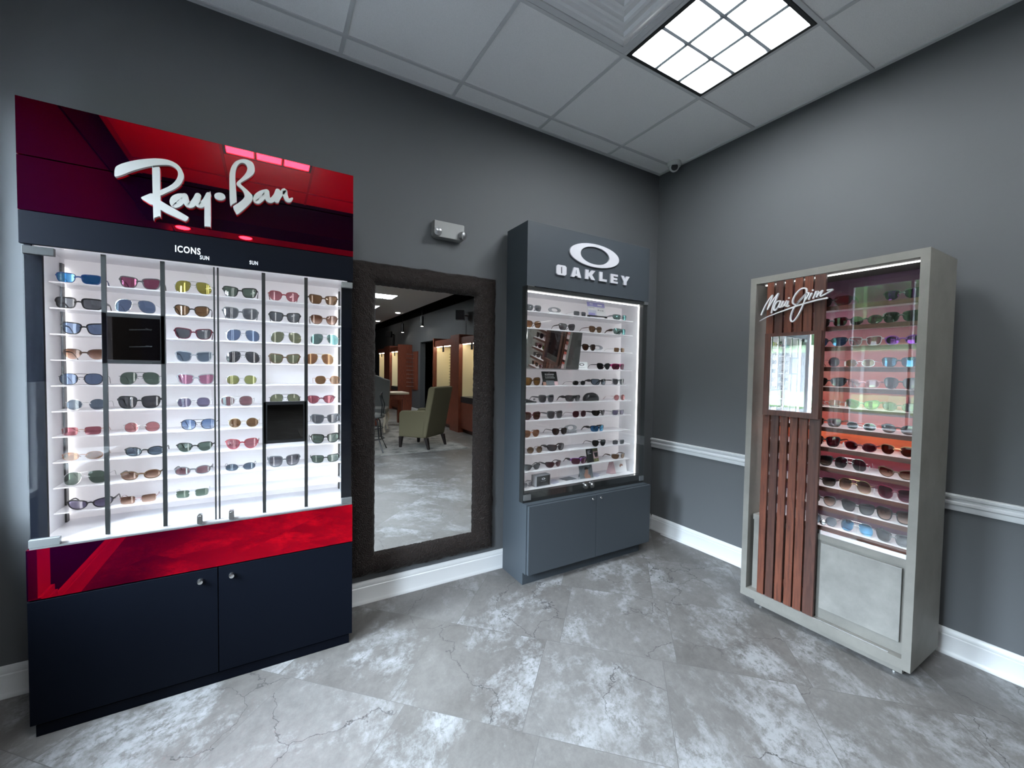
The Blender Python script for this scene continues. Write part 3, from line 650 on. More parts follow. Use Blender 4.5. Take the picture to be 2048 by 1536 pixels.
SIGN_STROKE = [[[-2.9947, 1.9251, 0.0181], [-3.0112, 1.9203, 0.0199], [-3.0248, 1.9088, 0.0208], [-3.0297, 1.8941, 0.0208], [-3.025, 1.8843, 0.019], [-3.0114, 1.8931, 0.0172], [-2.9976, 1.9131, 0.0163]], [[-2.9947, 1.9264, 0.0181], [-2.9916, 1.9093, 0.0199], [-2.9845, 1.8955, 0.0217], [-2.9734, 1.8989, 0.0199], [-2.9629, 1.9174, 0.0181], [-2.9549, 1.9355, 0.0199]], [[-2.9549, 1.9365, 0.0181], [-2.9573, 1.9152, 0.0199], [-2.9526, 1.9023, 0.0217], [-2.9433, 1.9044, 0.019], [-2.9317, 1.9243, 0.0163], [-2.9221, 1.9474, 0.0163]], [[-2.7289, 2.0027, 0.0181], [-2.7466, 1.9938, 0.0181], [-2.7626, 1.9765, 0.019], [-2.7668, 1.959, 0.0199], [-2.758, 1.9573, 0.0181], [-2.7419, 1.9756, 0.0154], [-2.7289, 2.0008, 0.0154]], [[-2.7289, 2.0027, 0.0181], [-2.7273, 1.9826, 0.019], [-2.7218, 1.9697, 0.0199], [-2.711, 1.9721, 0.0181], [-2.6978, 1.993, 0.0163], [-2.6895, 2.0144, 0.0181]], [[-2.6895, 2.0144, 0.0172], [-2.6912, 1.9945, 0.0181], [-2.6936, 1.9744, 0.019]], [[-2.6936, 1.9752, 0.0163], [-2.6795, 2.0028, 0.0154], [-2.6651, 2.0223, 0.0181], [-2.6627, 2.0047, 0.0181], [-2.6567, 1.9879, 0.0181], [-2.6475, 1.9853, 0.0154], [-2.6373, 1.996, 0.0072]]]
mb = MB()
pl = lambda v: Vector((v.x, -0.327+v.z, v.y))
for k, p in enumerate(SIGN_POLY): fill_outline(mb, smooth_poly([tuple(q) for q in p], 3), pl, 0.014+0.0005*k)
for s_ in SIGN_STROKE: stroke(mb, s_, pl, 0.0136)
fill_outline(mb, [(-2.8867+0.0178*math.cos(a*0.2618), 1.9478+0.0146*math.sin(a*0.2618)+0.002*math.cos(a*0.2618)) for a in range(24)], pl, 0.014)
build('sign_lettering', mb, M_letter, rb)['label'] = 'raised pale script lettering'
for txt, x, z, sz in (('ICONS', -3.0285, 1.716, 0.034), ('SUN', -2.9525, 1.699, 0.0205), ('SUN', -2.7905, 1.703, 0.0205)):
    mb = MB(); text_mesh(mb, txt, sz, lambda v: Vector((x+v.x, -0.3204-v.z, z+v.y)), 0.70, 0.0008, 1.14, 'LEFT', sz*0.022)
    build('caption', mb, M_text, rb)['label'] = 'small white printed caption'

RBX = [[-3.336, -3.34, -3.321, -3.321, -3.332, -3.32, -3.338, -3.332, -3.326, -3.313],
 [-3.16, -3.175, None, None, -3.164, -3.167, -3.16, -3.153, -3.165, -3.174],
 [-2.992, -2.997, -2.993, -2.992, -2.986, -2.994, -2.979, -2.992, -3.0, -3.002],
 [-2.83, -2.829, -2.82, -2.821, -2.826, -2.844, -2.82, -2.826, -2.832],
 [-2.663, -2.659, -2.654, -2.66, None, -2.659, None, None, -2.663],
 [-2.498, -2.495, -2.492, -2.515, -2.47, -2.508, -2.489, -2.489, -2.489]]
RBG = [
 ['rectangular,blue,mirrored blue', 'flat-top,black,grey', 'square-frame,black,blue', 'browline,brown,faded brown', 'double-bridge,black,blue', 'round,silver,blue-grey', 'rimless,copper,red', 'slim oval,copper,orange', 'aviator,silver,dark green', 'cat-eye,black,violet-grey'],
 ['square-frame,grey,mirrored pink', 'aviator,silver,blue', None, None, 'aviator,gunmetal,dark green', 'wide square,black,dark grey', 'round,silver,rose', 'oval,black,blue-grey', 'oval,tortoise,faded brown', 'rimless,pink,faded brown'],
 ['aviator,silver,yellow', 'keyhole,black,brown', 'square-frame,maroon,grey', 'square-frame,clear grey,blue-grey', 'square-frame,clear grey,pink', 'hexagonal,silver,violet-grey', 'double-bridge,black,faded blue', 'browline,black,dark green', 'oval,grey,pink-grey', 'rimless,silver,green'],
 ['square-frame,black,dark green', 'wide square,grey,grey', 'aviator,silver,blue', 'aviator,gunmetal,dark grey', 'hexagonal,silver,light olive', 'double-bridge,silver,pink-grey', 'round,gold,brown', 'keyhole,red,faded red', 'slim oval,gunmetal,blue-grey'],
 ['keyhole,red,faded red', 'square-frame,black,grey', 'aviator,silver,olive', 'square-frame,tortoise,olive', None, 'aviator,gunmetal,olive', None, None, 'wide square,grey,faded grey'],
 ['square-frame,tortoise,brown', 'keyhole,brown,faded brown', 'aviator,silver,mirrored teal', 'aviator,gold,orange', 'hexagonal,copper,brown', 'browline,maroon,red', 'square-frame,grey,grey', 'square-frame,black,dark green', 'rectangular,black,dark green']]
for c in range(6):
    for r_, spec in enumerate(RBG[c]):
        if not spec: continue
        st, fc, lc = spec.split(',')
        rz = R(random.uniform(-3, 3))
        sunglasses(st, fc, lc, (min(-2.479, max(-3.334, RBX[c][r_])), -0.166, RBZ[r_]), rz, f'{fc} {st} sunglasses, {lc} lenses, {ORD[r_]} shelf down, {ORD[c]} column, black and red case', 'sunglasses in the black and red case', scale=0.92)

# ------------------------------------------------------------------ slate display case
ok = thing('display_case', 'slate grey display case with white ellipse logo, glass doors and grey base cabinet', 'display case', (-0.9, -0.16, 0))
K0, K1 = -1.416, -0.385
body = MB().box(K0, K1, -0.262, BK, 1.79, 2.166).box(K0, K0+0.02, -0.215, BK, 0.492, 1.79).box(K1-0.02, K1, -0.215, BK, 0.492, 1.79)
body.box(K0, K1, -0.30, BK, 0.075, 0.492).box(K0+0.0, K1-0.04, -0.266, BK, 0, 0.075)
build('body', body, M_slate, ok)
lin = MB().box(K0+0.02, K0+0.024, -0.213, -0.04, 0.552, 1.766).box(K1-0.036, K1-0.02, -0.213, -0.04, 0.552, 1.766)
lin.box(K0+0.024, K1-0.036, -0.213, -0.04, 1.766, 1.785).box(K0+0.024, K1-0.036, -0.213, -0.04, 0.5, 0.552)
build('lining', lin, M_white, ok)
build('light_panel', B(K0+0.02, K1-0.02, -0.04, BK, 0.5, 1.785), M_backlit2, ok)
fr = MB().box(K0, K1-0.004, -0.256, -0.2155, 1.765, 1.788).box(K0, K1-0.004, -0.256, -0.2155, 0.4925, 0.5515).box(K0, K0+0.01, -0.256, -0.2155, 0.5515, 1.765).box(K1-0.046, K1-0.004, -0.256, -0.2155, 0.5515, 1.765)
build('door_frame', fr, M_edge, ok)
build('light_strip', B(K0+0.012, K1-0.048, -0.221, -0.2155, 1.7605, 1.7648), M_led, ok)
build('light_strip', B(K1-0.051, K1-0.0465, -0.222, -0.2155, 0.555, 1.760), M_led, ok)
build('light_strip', B(K0+0.0105, K0+0.015, -0.222, -0.2155, 0.555, 1.760), M_led, ok)
OKZ = [1.652, 1.55, 1.427, 1.302, 1.195, 1.0855, 0.981, 0.873, 0.771, 0.663]
for i, z in enumerate(OKZ):
    build('shelf', B(-1.389, -0.474, -0.206, -0.041, z-0.005, z), M_shelf, ok)
for x0, x1 in ((K0+0.002, -0.9125), (-0.9085, K1-0.006)):
    d = build('glass_door', B(x0, x1, -0.263, -0.2575, 0.515, 1.785), M_glass, ok)
    left = x1 < -0.6
    for z0, z1 in ((1.766, 1.788), (0.508, 0.542)):
        a, b = (x0, x0+0.05) if left else (x1-0.04, x1)
        build('hinge', B(a, b, -0.267, -0.2565, z0, z1), M_edge if z0 > 1 and left else M_grey_metal, d, bevel=0.001)
    cx = x1-0.025 if left else x0+0.025
    lk = MB().prism(rrect(cx-0.018, cx+0.018, 0.520, 0.560, 0.010), lambda p, s: (p[0], (-0.272, -0.257)[s], p[1]))
    lk.lathe((cx-0.006, -0.272, 0.545), (0, -1, 0), [(0, 0.010), (0.006, 0.010), (0.012, 0.007), (0.013, 0)], 16)
    build('lock', lk, M_chrome, d, smooth=40)
for x0, x1, kx in ((K0+0.004, -0.8895, -0.925), (-0.8865, K1+0.004, -0.855)):
    d = build('door', B(x0, x1, -0.322, -0.302, 0.078, 0.488), M_slate, ok, bevel=0.0012)
    build('lock_knob', MB().lathe((kx, -0.322, 0.466), (0, -1, 0), [(0, 0.008), (0.004, 0.008), (0.009, 0.006), (0.010, 0)], 16), M_chrome, d, smooth=40)
pl = lambda v: Vector((v.x, -0.267+v.z, v.y))
mb = MB()
E_ = lambda cx, cz, a, b: [(cx+a*math.cos(t*math.pi/32), cz+b*math.sin(t*math.pi/32)) for t in range(64)]
fill_outline(mb, E_(-0.9005, 2.036, 0.2095, 0.0735), pl, 0.01, [E_(-0.9015, 2.036, 0.1225, 0.056)])
M_sign = pm('white logo acrylic', (0.48, 0.48, 0.515), 0.45)
build('logo', mb, M_sign, ok)['label'] = 'raised white ellipse ring logo'
def glyph(x0, x1, z0, z1, polys, holes=()):
    f = lambda p: (x0+(x1-x0)*p[0], z0+(z1-z0)*p[1])
    mb = MB()
    for q in polys: fill_outline(mb, [f(p) for p in q], pl, 0.01, [[f(p) for p in h] for h in holes])
    build('letter', mb, M_sign, ok)['label'] = 'raised white block capital'
glyph(-1.2105, -1.133, 1.877, 1.938, [[(0.15, 0), (0.85, 0), (1, 0.15), (1, 0.85), (0.85, 1), (0.15, 1), (0, 0.85), (0, 0.15)]], [[(0.45, 0.18), (0.55, 0.18), (0.55, 0.82), (0.45, 0.82)]])
glyph(-1.097, -1.015, 1.879, 1.939, [[(0, 0), (0.33, 0), (0.4, 0.16), (0.6, 0.16), (0.67, 0), (1, 0), (0.72, 1), (0.28, 1)]], [[(0.45, 0.36), (0.55, 0.36), (0.52, 0.74), (0.48, 0.74)]])
glyph(-0.983, -0.898, 1.879, 1.939, [[(0, 0), (0.34, 0), (0.34, 0.32), (0.40, 0.34), (0.62, 0), (1, 0), (0.68, 0.52), (1, 1), (0.64, 1), (0.40, 0.64), (0.34, 0.64), (0.34, 1), (0, 1)]])
glyph(-0.864, -0.797, 1.880, 1.940, [[(0, 0), (1, 0), (1, 0.26), (0.42, 0.26), (0.42, 1), (0, 1)]])
glyph(-0.763, -0.698, 1.880, 1.940, [[(0, 0), (1, 0), (1, 0.22), (0.4, 0.22), (0.4, 0.39), (0.92, 0.39), (0.92, 0.6), (0.4, 0.6), (0.4, 0.78), (1, 0.78), (1, 1), (0, 1)]])
glyph(-0.671, -0.588, 1.880, 1.940, [[(0.33, 0), (0.67, 0), (0.67, 0.38), (1, 1), (0.64, 1), (0.5, 0.66), (0.36, 1), (0, 1), (0.33, 0.38)]])
mm = MB().add([(-1.394, -0.2095, 1.3025), (-0.973, -0.2095, 1.3025), (-0.973, -0.242, 1.537), (-1.394, -0.242, 1.537), (-1.394, -0.2135, 1.3025), (-0.973, -0.2135, 1.3025), (-0.973, -0.246, 1.537), (-1.394, -0.246, 1.537)],
   [(0,1,2,3),(4,7,6,5),(0,4,5,1),(1,5,6,2),(2,6,7,3),(3,7,4,0)])
build('mirror_panel', mm, M_mirror, ok)
OKG = {0: [(-1.329, 'wraparound,clear grey,grey'), (-0.947, 'rimless,silver,grey'), (-0.574, 'sport,clear grey,mirrored teal')],
 1: [(-1.327, 'keyhole,tortoise,orange'), (-1.052, 'square-frame,black,dark grey'), (-0.808, 'keyhole,brown,brown'), (-0.57, 'shield,grey,mirrored teal,brown')],
 2: [(-0.863, 'keyhole,black,dark brown'), (-0.581, 'rimless,silver,brown')],
 3: [(-0.728, 'keyhole,black,black'), (-0.577, 'shield,magenta,wine,maroon')],
 4: [(-1.32, 'wide square,tortoise,amber'), (-0.942, 'slim oval,gunmetal,black'), (-0.757, 'wraparound,black,blue-grey'), (-0.583, 'square-frame,clear,dark grey,black')],
 5: [(-1.204, 'wide square,grey,dark grey'), (-0.982, 'shield,black,dark grey'), (-0.569, 'round,pink,rose')],
 6: [(-1.323, 'wide square,maroon,dark brown'), (-1.135, 'wide square,grey,dark grey'), (-0.933, 'double-bridge,maroon,burgundy'), (-0.751, 'sport,black,black'), (-0.576, 'rectangular,clear,violet-grey')],
 7: [(-1.328, 'keyhole,copper,orange'), (-1.096, 'keyhole,black,black'), (-0.761, 'shield,black,mirrored blue')],
 8: [(-1.289, 'round,brown,brown'), (-1.114, 'wraparound,black,dark grey'), (-0.753, 'keyhole,black,black'), (-0.568, 'rimless,clear,dark grey')],
 9: [(-1.305, 'sport,black,dark grey'), (-1.131, 'sport,black,burgundy'), (-0.919, 'shield,purple,wine,black'), (-0.555, 'sport,clear,brown,brown')]}
POS = {2: ('left', 'right'), 3: ('leftmost', 'middle', 'rightmost'), 4: ('leftmost', 'second from left', 'third from left', 'rightmost'), 5: ('leftmost', 'second from left', 'middle', 'fourth from left', 'rightmost')}
for r_, lst in OKG.items():
    for k, (x, spec) in enumerate(lst):
        q = spec.split(','); st, fc, lc = q[:3]
        sunglasses(st, fc, lc, (max(x, -1.316), -0.19, OKZ[r_]), R(random.uniform(-4, 6)), f'{fc} {st} sunglasses, {lc} lenses, {POS[len(lst)][k]} on {ORD[r_]} shelf, slate case', 'sunglasses in the slate case', q[3] if len(q) > 3 else None, 0.92)
M_mjled = emis('shelf light strip', (1, 0.99, 0.97), 10)

# ------------------------------------------------------------------ concrete and wood display case
mj = thing('display_case', 'concrete grey display case with vertical mahogany slats, square mirror and sunset backdrop', 'display case', (-0.26, -1.375, 0))
Y0, Y1, XF, XB = -1.735, -1.015, -0.43, -0.092       # right end, left end, front, back
fr = MB().box(XF, XB, Y1-0.03, Y1, 0.05, 1.812).box(XF, XB, Y0, Y0+0.03, 0.05, 1.812).box(XF, XB, Y0+0.03, Y1-0.03, 1.778, 1.812).box(XF, XB, Y0+0.03, Y1-0.03, 0.05, 0.095)
build('frame', fr, M_conc, mj)
build('plinth', B(-0.395, -0.12, -1.70, -1.075, 0.014, 0.05), M_conc, mj)
for x in (-0.37, -0.15):
    for y in (-1.67, -1.10): build('foot', MB().lathe((x, y, 0), (0, 0, 1), [(0, 0.014), (0.006, 0.014), (0.007, 0.006), (0.016, 0.006)], 14), M_chrome, mj)
build('base_box', MB().box(-0.392, -0.11, Y0+0.03, Y1-0.042, 0.095, 0.512).box(-0.402, -0.392, Y0+0.03, Y1-0.042, 0.482, 0.512), M_conc, mj)
d = build('door', B(-0.408, -0.3935, -1.688, -1.388, 0.150, 0.470), pm('door concrete laminate', (0.205, 0.2, 0.188), 0.55, var=0.2, vscale=7), mj, bevel=0.001)
build('track', MB().box(-0.425, -0.418, -1.66, -1.09, 0.095, 0.0985), M_chrome, mj)
build('glass_track', MB().box(-0.404, -0.376, Y0+0.03, -1.10, 0.5125, 0.519).box(-0.404, -0.401, Y0+0.03, -1.10, 0.519, 0.532), M_chrome, mj)
def sunset_mat():
    m, nt, p = newmat('sunset backdrop print'); L = nt.links
    tc = N(nt, 'ShaderNodeTexCoord'); sp = N(nt, 'ShaderNodeSeparateXYZ'); L.new(tc.outputs['Object'], sp.inputs[0])
    mp = N(nt, 'ShaderNodeMapping'); mp.inputs['Scale'].default_value = (1, 2.0, 12); L.new(tc.outputs['Object'], mp.inputs['Vector'])
    n = N(nt, 'ShaderNodeTexNoise', Scale=2.2, Detail=6.0, Roughness=0.55); L.new(mp.outputs[0], n.inputs['Vector'])
    ma = N(nt, 'ShaderNodeMath', operation='MULTIPLY_ADD'); ma.inputs[1].default_value = 0.09; L.new(n.outputs['Fac'], ma.inputs[0]); L.new(sp.outputs['Z'], ma.inputs[2])
    mr = N(nt, 'ShaderNodeMapRange'); mr.inputs[1].default_value = 0.545; mr.inputs[2].default_value = 1.825; L.new(ma.outputs[0], mr.inputs[0])
    r = N(nt, 'ShaderNodeValToRGB'); L.new(mr.outputs[0], r.inputs['Fac']); e = r.color_ramp.elements
    st = [(0.0, (0.05, 0.018, 0.035)), (0.17, (0.085, 0.015, 0.04)), (0.27, (0.17, 0.012, 0.03)), (0.325, (0.36, 0.03, 0.035)), (0.37, (0.85, 0.16, 0.05)), (0.405, (0.80, 0.13, 0.05)), (0.43, (0.50, 0.085, 0.06)), (0.55, (0.46, 0.11, 0.085)), (0.63, (0.50, 0.16, 0.13)), (0.74, (0.33, 0.11, 0.13)), (0.86, (0.24, 0.085, 0.135)), (1.0, (0.13, 0.055, 0.12))]
    e[0].position, e[0].color = st[0][0], (*st[0][1], 1); e[1].position, e[1].color = st[-1][0], (*st[-1][1], 1)
    for p_, c in st[1:-1]: q = e.new(p_); q.color = (*c, 1)
    L.new(r.outputs[0], p.inputs['Base Color']); p.inputs['Roughness'].default_value = 0.5
    return m
build('backdrop', B(-0.178, -0.172, Y0+0.03, Y1-0.03, 0.512, 1.778), sunset_mat(), mj)['label'] = 'sunset print from purple through orange to burgundy'
MJZ = [1.624-0.0983*i for i in range(12)]
for i, z in enumerate(MJZ):
    sh = build('shelf', B(-0.362, -0.179, Y0+0.031, -1.076, z-0.006, z), M_shelf, mj)
    build('shelf_edge', B(-0.370, -0.3625, Y0+0.031, -1.072, z-0.021, z-0.0006), M_rail, sh)['label'] = 'dark wood shelf edge'
    build('light_strip', B(-0.3615, -0.357, Y0+0.04, -1.09, z-0.0105, z-0.0065), M_mjled, sh)
build('light_strip', B(-0.366, -0.358, Y0+0.034, -1.06, 1.773, 1.7775), M_led, mj)
build('glass_door', B(-0.4005, -0.3955, -1.524, -1.10, 0.519, 1.776), M_glass, mj)
build('glass_door', B(-0.385, -0.380, -1.704, -1.506, 0.519, 1.776), M_glass, mj)
for y, z in ((-1.392, 0.572),):
    build('glass_lock', MB().lathe((-0.4005, y, z), (-1, 0, 0), [(0, 0.013), (0.007, 0.013), (0.009, 0.009), (0.0095, 0)], 18), M_chrome, mj, smooth=40)
for k, (a, b) in enumerate(((-1.137, -1.103), (-1.183, -1.146), (-1.227, -1.192), (-1.274, -1.238), (-1.318, -1.281), (-1.373, -1.326))):
    build('slat', B(-0.429, -0.413, a, b, 0.0985, 1.776), (M_slat, M_slatd)[k in (1, 5)], mj, bevel=0.0012)
for z in (0.2, 0.9, 1.55): build('slat_batten', B(-0.413, -0.4045, -1.37, -1.106, z-0.02, z+0.02), M_rail, mj)
mf = MB()
for y0, y1, z0, z1 in ((-1.372, -1.342, 1.074, 1.503), (-1.141, -1.113, 1.074, 1.503), (-1.342, -1.141, 1.074, 1.102), (-1.342, -1.141, 1.486, 1.503)):
    mf.box(-0.452, -0.429, y0, y1, z0, z1)
fm_ = build('mirror_frame', mf, M_slatd, mj)
mg = MB().prism([(-0.438, -1.3422), (-0.448, -1.1408), (-0.440, -1.1408), (-0.431, -1.3422)], lambda p, s: (p[0], p[1], (1.1018, 1.4862)[s]))
build('mirror_glass', mg, M_mirror, fm_)
MS = [[[-1.0836, 1.6074], [-1.1026, 1.6519], [-1.1238, 1.6873], [-1.1376, 1.7037]], [[-1.1376, 1.7037], [-1.1327, 1.6849], [-1.1226, 1.6563], [-1.1156, 1.6329]], [[-1.1156, 1.6329], [-1.1334, 1.6641], [-1.1522, 1.6913], [-1.1663, 1.7086]], [[-1.1663, 1.7086], [-1.1588, 1.6881], [-1.1448, 1.6535], [-1.1381, 1.6245], [-1.1359, 1.6121]], [[-1.1788, 1.6684], [-1.1639, 1.667], [-1.1511, 1.6481], [-1.1484, 1.6268], [-1.1567, 1.6247], [-1.1691, 1.6414], [-1.1793, 1.666]], [[-1.1793, 1.666], [-1.1743, 1.6464], [-1.1757, 1.636], [-1.184, 1.6418], [-1.1927, 1.6654]], [[-1.1927, 1.6654], [-1.1856, 1.6449], [-1.1905, 1.6376], [-1.2006, 1.6509], [-1.208, 1.6655]], [[-1.208, 1.6655], [-1.2018, 1.6463], [-1.2052, 1.6387], [-1.2122, 1.6449], [-1.2164, 1.6622]], [[-1.2164, 1.6622], [-1.2108, 1.6451], [-1.2126, 1.6355], [-1.2201, 1.6395]], [[-1.294, 1.684], [-1.2809, 1.6687], [-1.2657, 1.6534], [-1.2541, 1.644], [-1.243, 1.6437], [-1.2366, 1.654], [-1.2393, 1.6734], [-1.2522, 1.6968], [-1.2695, 1.7133], [-1.286, 1.7175], [-1.2959, 1.7116], [-1.2978, 1.6974], [-1.2941, 1.6711], [-1.2877, 1.644], [-1.2769, 1.615], [-1.2641, 1.586], [-1.2489, 1.5629], [-1.238, 1.5567], [-1.23, 1.5674], [-1.2312, 1.5916], [-1.2405, 1.6182], [-1.258, 1.6468], [-1.2827, 1.6749], [-1.2996, 1.6907], [-1.3101, 1.6897]], [[-1.3101, 1.6897], [-1.304, 1.674], [-1.2949, 1.6602]], [[-1.3207, 1.6864], [-1.3127, 1.6706], [-1.3093, 1.6593]], [[-1.3393, 1.6916], [-1.3334, 1.675], [-1.3282, 1.6616]], [[-1.3282, 1.6616], [-1.3378, 1.6818], [-1.3467, 1.692], [-1.3439, 1.6766], [-1.3421, 1.6664]], [[-1.3421, 1.6664], [-1.3526, 1.6816], [-1.3654, 1.6933], [-1.3601, 1.6784], [-1.3577, 1.6673], [-1.3677, 1.67], [-1.3889, 1.6803], [-1.408, 1.6913], [-1.3858, 1.6915]], [[-1.0755, 1.574], [-1.1092, 1.5907], [-1.1638, 1.6079], [-1.2161, 1.6222], [-1.2663, 1.6359], [-1.3051, 1.6438], [-1.3426, 1.6505], [-1.3863, 1.6549]]]
mb = MB(); pl = lambda v: Vector((-0.4415-v.z, v.x, v.y))
for s_ in MS:
    w = 0.0062 if len(s_) < 8 or len(s_) > 20 else 0.0056
    pts = [(p[0], p[1], w) for p in s_]
    if len(s_) == 8 and s_[0][1] < 1.58: pts = [(p[0], p[1], 0.0018+0.005*min(1, i/3)) for i, p in enumerate(pts)]
    stroke(mb, pts, pl, 0.025 if False else 0.009)
for y, z in [[-1.2187, 1.6779], [-1.3249, 1.7011]]: mb.lathe((-0.4405, y, z), (-1, 0, 0), [(0, 0.0042), (0.005, 0.0042), (0.0052, 0)], 12)
for y, z in ((-1.12, 1.655), (-1.21, 1.655), (-1.30, 1.68), (-1.345, 1.664), (-1.25, 1.640)): mb.tube([(-0.4375, y, z), (-0.4285, y, z)], 0.0015, 6)
build('sign_lettering', mb, pm('white script acrylic', (0.6, 0.6, 0.62), 0.4), mj)['label'] = 'raised white handwritten script sign'
MJX = [[-1.371, -1.652], [-1.369, -1.512, -1.639], [-1.364, -1.501, -1.643], [-1.355, -1.487, -1.628], [-1.375, -1.504, -1.636], [-1.362, -1.507, -1.648], [-1.361, -1.505, -1.648], [-1.36, -1.518, -1.642], [-1.346, -1.466, -1.645], [-1.349, -1.487, -1.637], [-1.357, -1.515, -1.641], [-1.385, -1.509, -1.636]]
MJG = [['wraparound,black,dark green', 'sport,gunmetal,mirrored purple'],
 ['rectangular,black,black', 'oval,black,dark grey', 'wraparound,black,black'],
 ['sport,black,mirrored blue', 'rectangular,clear,clear', 'oval,purple,mirrored purple'],
 ['round,maroon,burgundy', 'slim oval,silver,light olive', 'rectangular,black,mirrored blue'],
 ['sport,black,black', 'oval,pink,clear', 'keyhole,black,burgundy'],
 ['rimless,clear,clear', 'cat-eye,green,mirrored green', 'oval,maroon,burgundy'],
 ['rectangular,brown,dark brown', 'slim oval,silver,black', 'oval,black,faded black'],
 ['square-frame,black,burgundy', 'oval,maroon,burgundy', 'browline,copper,dark brown'],
 ['square-frame,black,faded black', 'aviator,silver,dark grey', 'cat-eye,brown,faded brown'],
 ['rectangular,black,faded black', 'aviator,gold,faded brown', 'wide square,maroon,wine'],
 ['keyhole,gunmetal,faded brown', 'square-frame,black,dark grey', 'wide square,black,faded brown'],
 ['round,grey,blue-grey', 'aviator,silver,mirrored blue', 'square-frame,gunmetal,dark grey']]
POSM = {2: ('leftmost', 'rightmost'), 3: ('leftmost', 'middle', 'rightmost')}
tags = {(1, 0), (3, 0), (5, 0), (7, 0), (8, 1), (9, 0), (9, 1), (10, 1)}
for r_ in range(12):
    for k, spec in enumerate(MJG[r_]):
        st, fc, lc = spec.split(',')
        y = min(-1.30, max(-1.636, MJX[r_][k]))
        if len(MJG[r_]) == 3:
            right = max(-1.636, MJX[r_][2]); mid = max(MJX[r_][1], right+0.134); left = max(MJX[r_][0], mid+0.134)
            y = (left, mid, right)[k]
        if st in ('sport', 'wraparound'): y = max(y, -1.627)
        g = sunglasses(st, fc, lc, (-0.344, y, MJZ[r_]), R(-90+random.uniform(-3, 3)), f'{fc} {st} sunglasses, {lc} lenses, {POSM[len(MJG[r_])][k]} on {ORD[r_]} shelf, slatted case', 'sunglasses in the slatted case', scale=0.92, zs=1.15)
        if (r_, k) in tags:
            tg = MB().prism([(-0.007, 0.004), (0.007, 0.004), (0.008, 0.022), (0.0, 0.028), (-0.008, 0.022)], lambda p, s: (0.071+(0.0, 0.0012)[s], 0.035+p[0], p[1]))
            build('price_tag', tg, M_paper, g, local=True)['label'] = 'small white price tag'

# ------------------------------------------------------------------ cards, emblems and cases inside the slate case
def tilted(x, y, z, tilt, rz=0.0):
    c, s_, cr, sr = math.cos(tilt), math.sin(tilt), math.cos(rz), math.sin(rz)
    def P(u, v, d=0.0):     # u right, v up the board, d out towards the viewer
        X, Y, Z = u, v*s_ - d*c, v*c + d*s_
        return Vector((x + X*cr - Y*sr, y + X*sr + Y*cr, z + Z))
    return P
def slab(P, u0, u1, v0, v1, d0, d1):
    return MB().add([P(u0,v0,d0), P(u1,v0,d0), P(u1,v0,d1), P(u0,v0,d1), P(u0,v1,d0), P(u1,v1,d0), P(u1,v1,d1), P(u0,v1,d1)],
                    [(0,3,2,1),(4,5,6,7),(0,1,5,4),(1,2,6,5),(2,3,7,6),(3,0,4,7)])
def oval_ring(mb, P, cu, cv, a, b, ai, bi, d, th=0.001):
    fill_outline(mb, E_(cu, cv, a, b), lambda v: P(v.x, v.y, d+v.z), th, [E_(cu, cv, ai, bi)])
M_ink = pm('black print', (0.01, 0.01, 0.011), 0.45)
M_lilac = pm('lilac print', (0.33, 0.31, 0.62), 0.5); M_lilac2 = pm('pale lilac print', (0.55, 0.57, 0.70), 0.5)
M_olive = pm('olive photo print', (0.16, 0.16, 0.07), 0.5, var=0.5, vscale=60)
M_gphoto = pm('grey photo print', (0.16, 0.18, 0.20), 0.5, var=0.35, vscale=40)
M_skin = pm('tan photo print', (0.36, 0.20, 0.15), 0.5); M_pinkc = pm('pale pink card', (0.62, 0.42, 0.44), 0.6)
M_ring = pm('grey emblem plate', (0.34, 0.34, 0.36), 0.4)
def tent(label, x, y, z, w, h, mat, tilt=R(14), rz=0.0, back=0.05):
    t = thing('display_card', label, 'display card', (x, y, z), 0, 'cards in the slate case')
    P = tilted(x, y, z+0.0006, tilt, rz)
    build('board', slab(P, -w/2, w/2, 0, h, -0.002, 0), mat, t)
    Q = tilted(x, y, z+0.0006, -R(9), rz)
    Tt = P(0, h*0.97, -0.002); Bt = Vector((x - math.sin(rz)*back*-1*0, y, z)) 
    sb = MB(); e = w*0.30
    pa = [P(-e, h*0.9, -0.0022), P(e, h*0.9, -0.0022)]
    bk = [Vector((p.x, p.y+0.028, z+0.0006)) for p in pa]
    sb.add([pa[0], pa[1], bk[1], bk[0], pa[0]+Vector((0, 0.0012, 0)), pa[1]+Vector((0, 0.0012, 0)), bk[1]+Vector((0, 0.0012, 0)), bk[0]+Vector((0, 0.0012, 0))],
           [(0,1,2,3),(4,7,6,5),(0,4,5,1),(1,5,6,2),(2,6,7,3),(3,7,4,0)])
    build('stand', sb, mat, t)
    return t, P
def emblem(label, x, y, z, w, h, lift, base=True):
    t = thing('logo_emblem', label, 'emblem', (x, y, z), 0, 'ellipse emblems in the slate case')
    P = tilted(x, y, z, R(4)); mb = MB()
    oval_ring(mb, P, 0, lift+h/2, w/2, h/2, w*0.26, h*0.30, 0, 0.006)
    build('ring', mb, M_ring, t)
    b = slab(P, -w*0.46, w*0.46, 0, lift+0.003, -0.008, 0.004)
    build('base', b, M_ring if base else M_paper, t)
    tx = MB(); text_mesh(tx, 'OAKLEY', lift*0.9, lambda v: P(v.x, lift*0.22+v.y, 0.0044+v.z), 1.35, 0.0006, 1.2, 'CENTER'); build('caption', tx, M_ink, t)
emblem('grey ellipse emblem on the top shelf, left half of the slate case', -1.143, -0.17, OKZ[0], 0.098, 0.036, 0.008, False)
emblem('small grey ellipse emblem half hidden behind black sunglasses, third shelf', -0.742, -0.135, OKZ[2], 0.10, 0.036, 0.010, False)
emblem('large grey ellipse emblem with raised base on the eighth shelf', -0.985, -0.16, OKZ[7], 0.104, 0.042, 0.016)
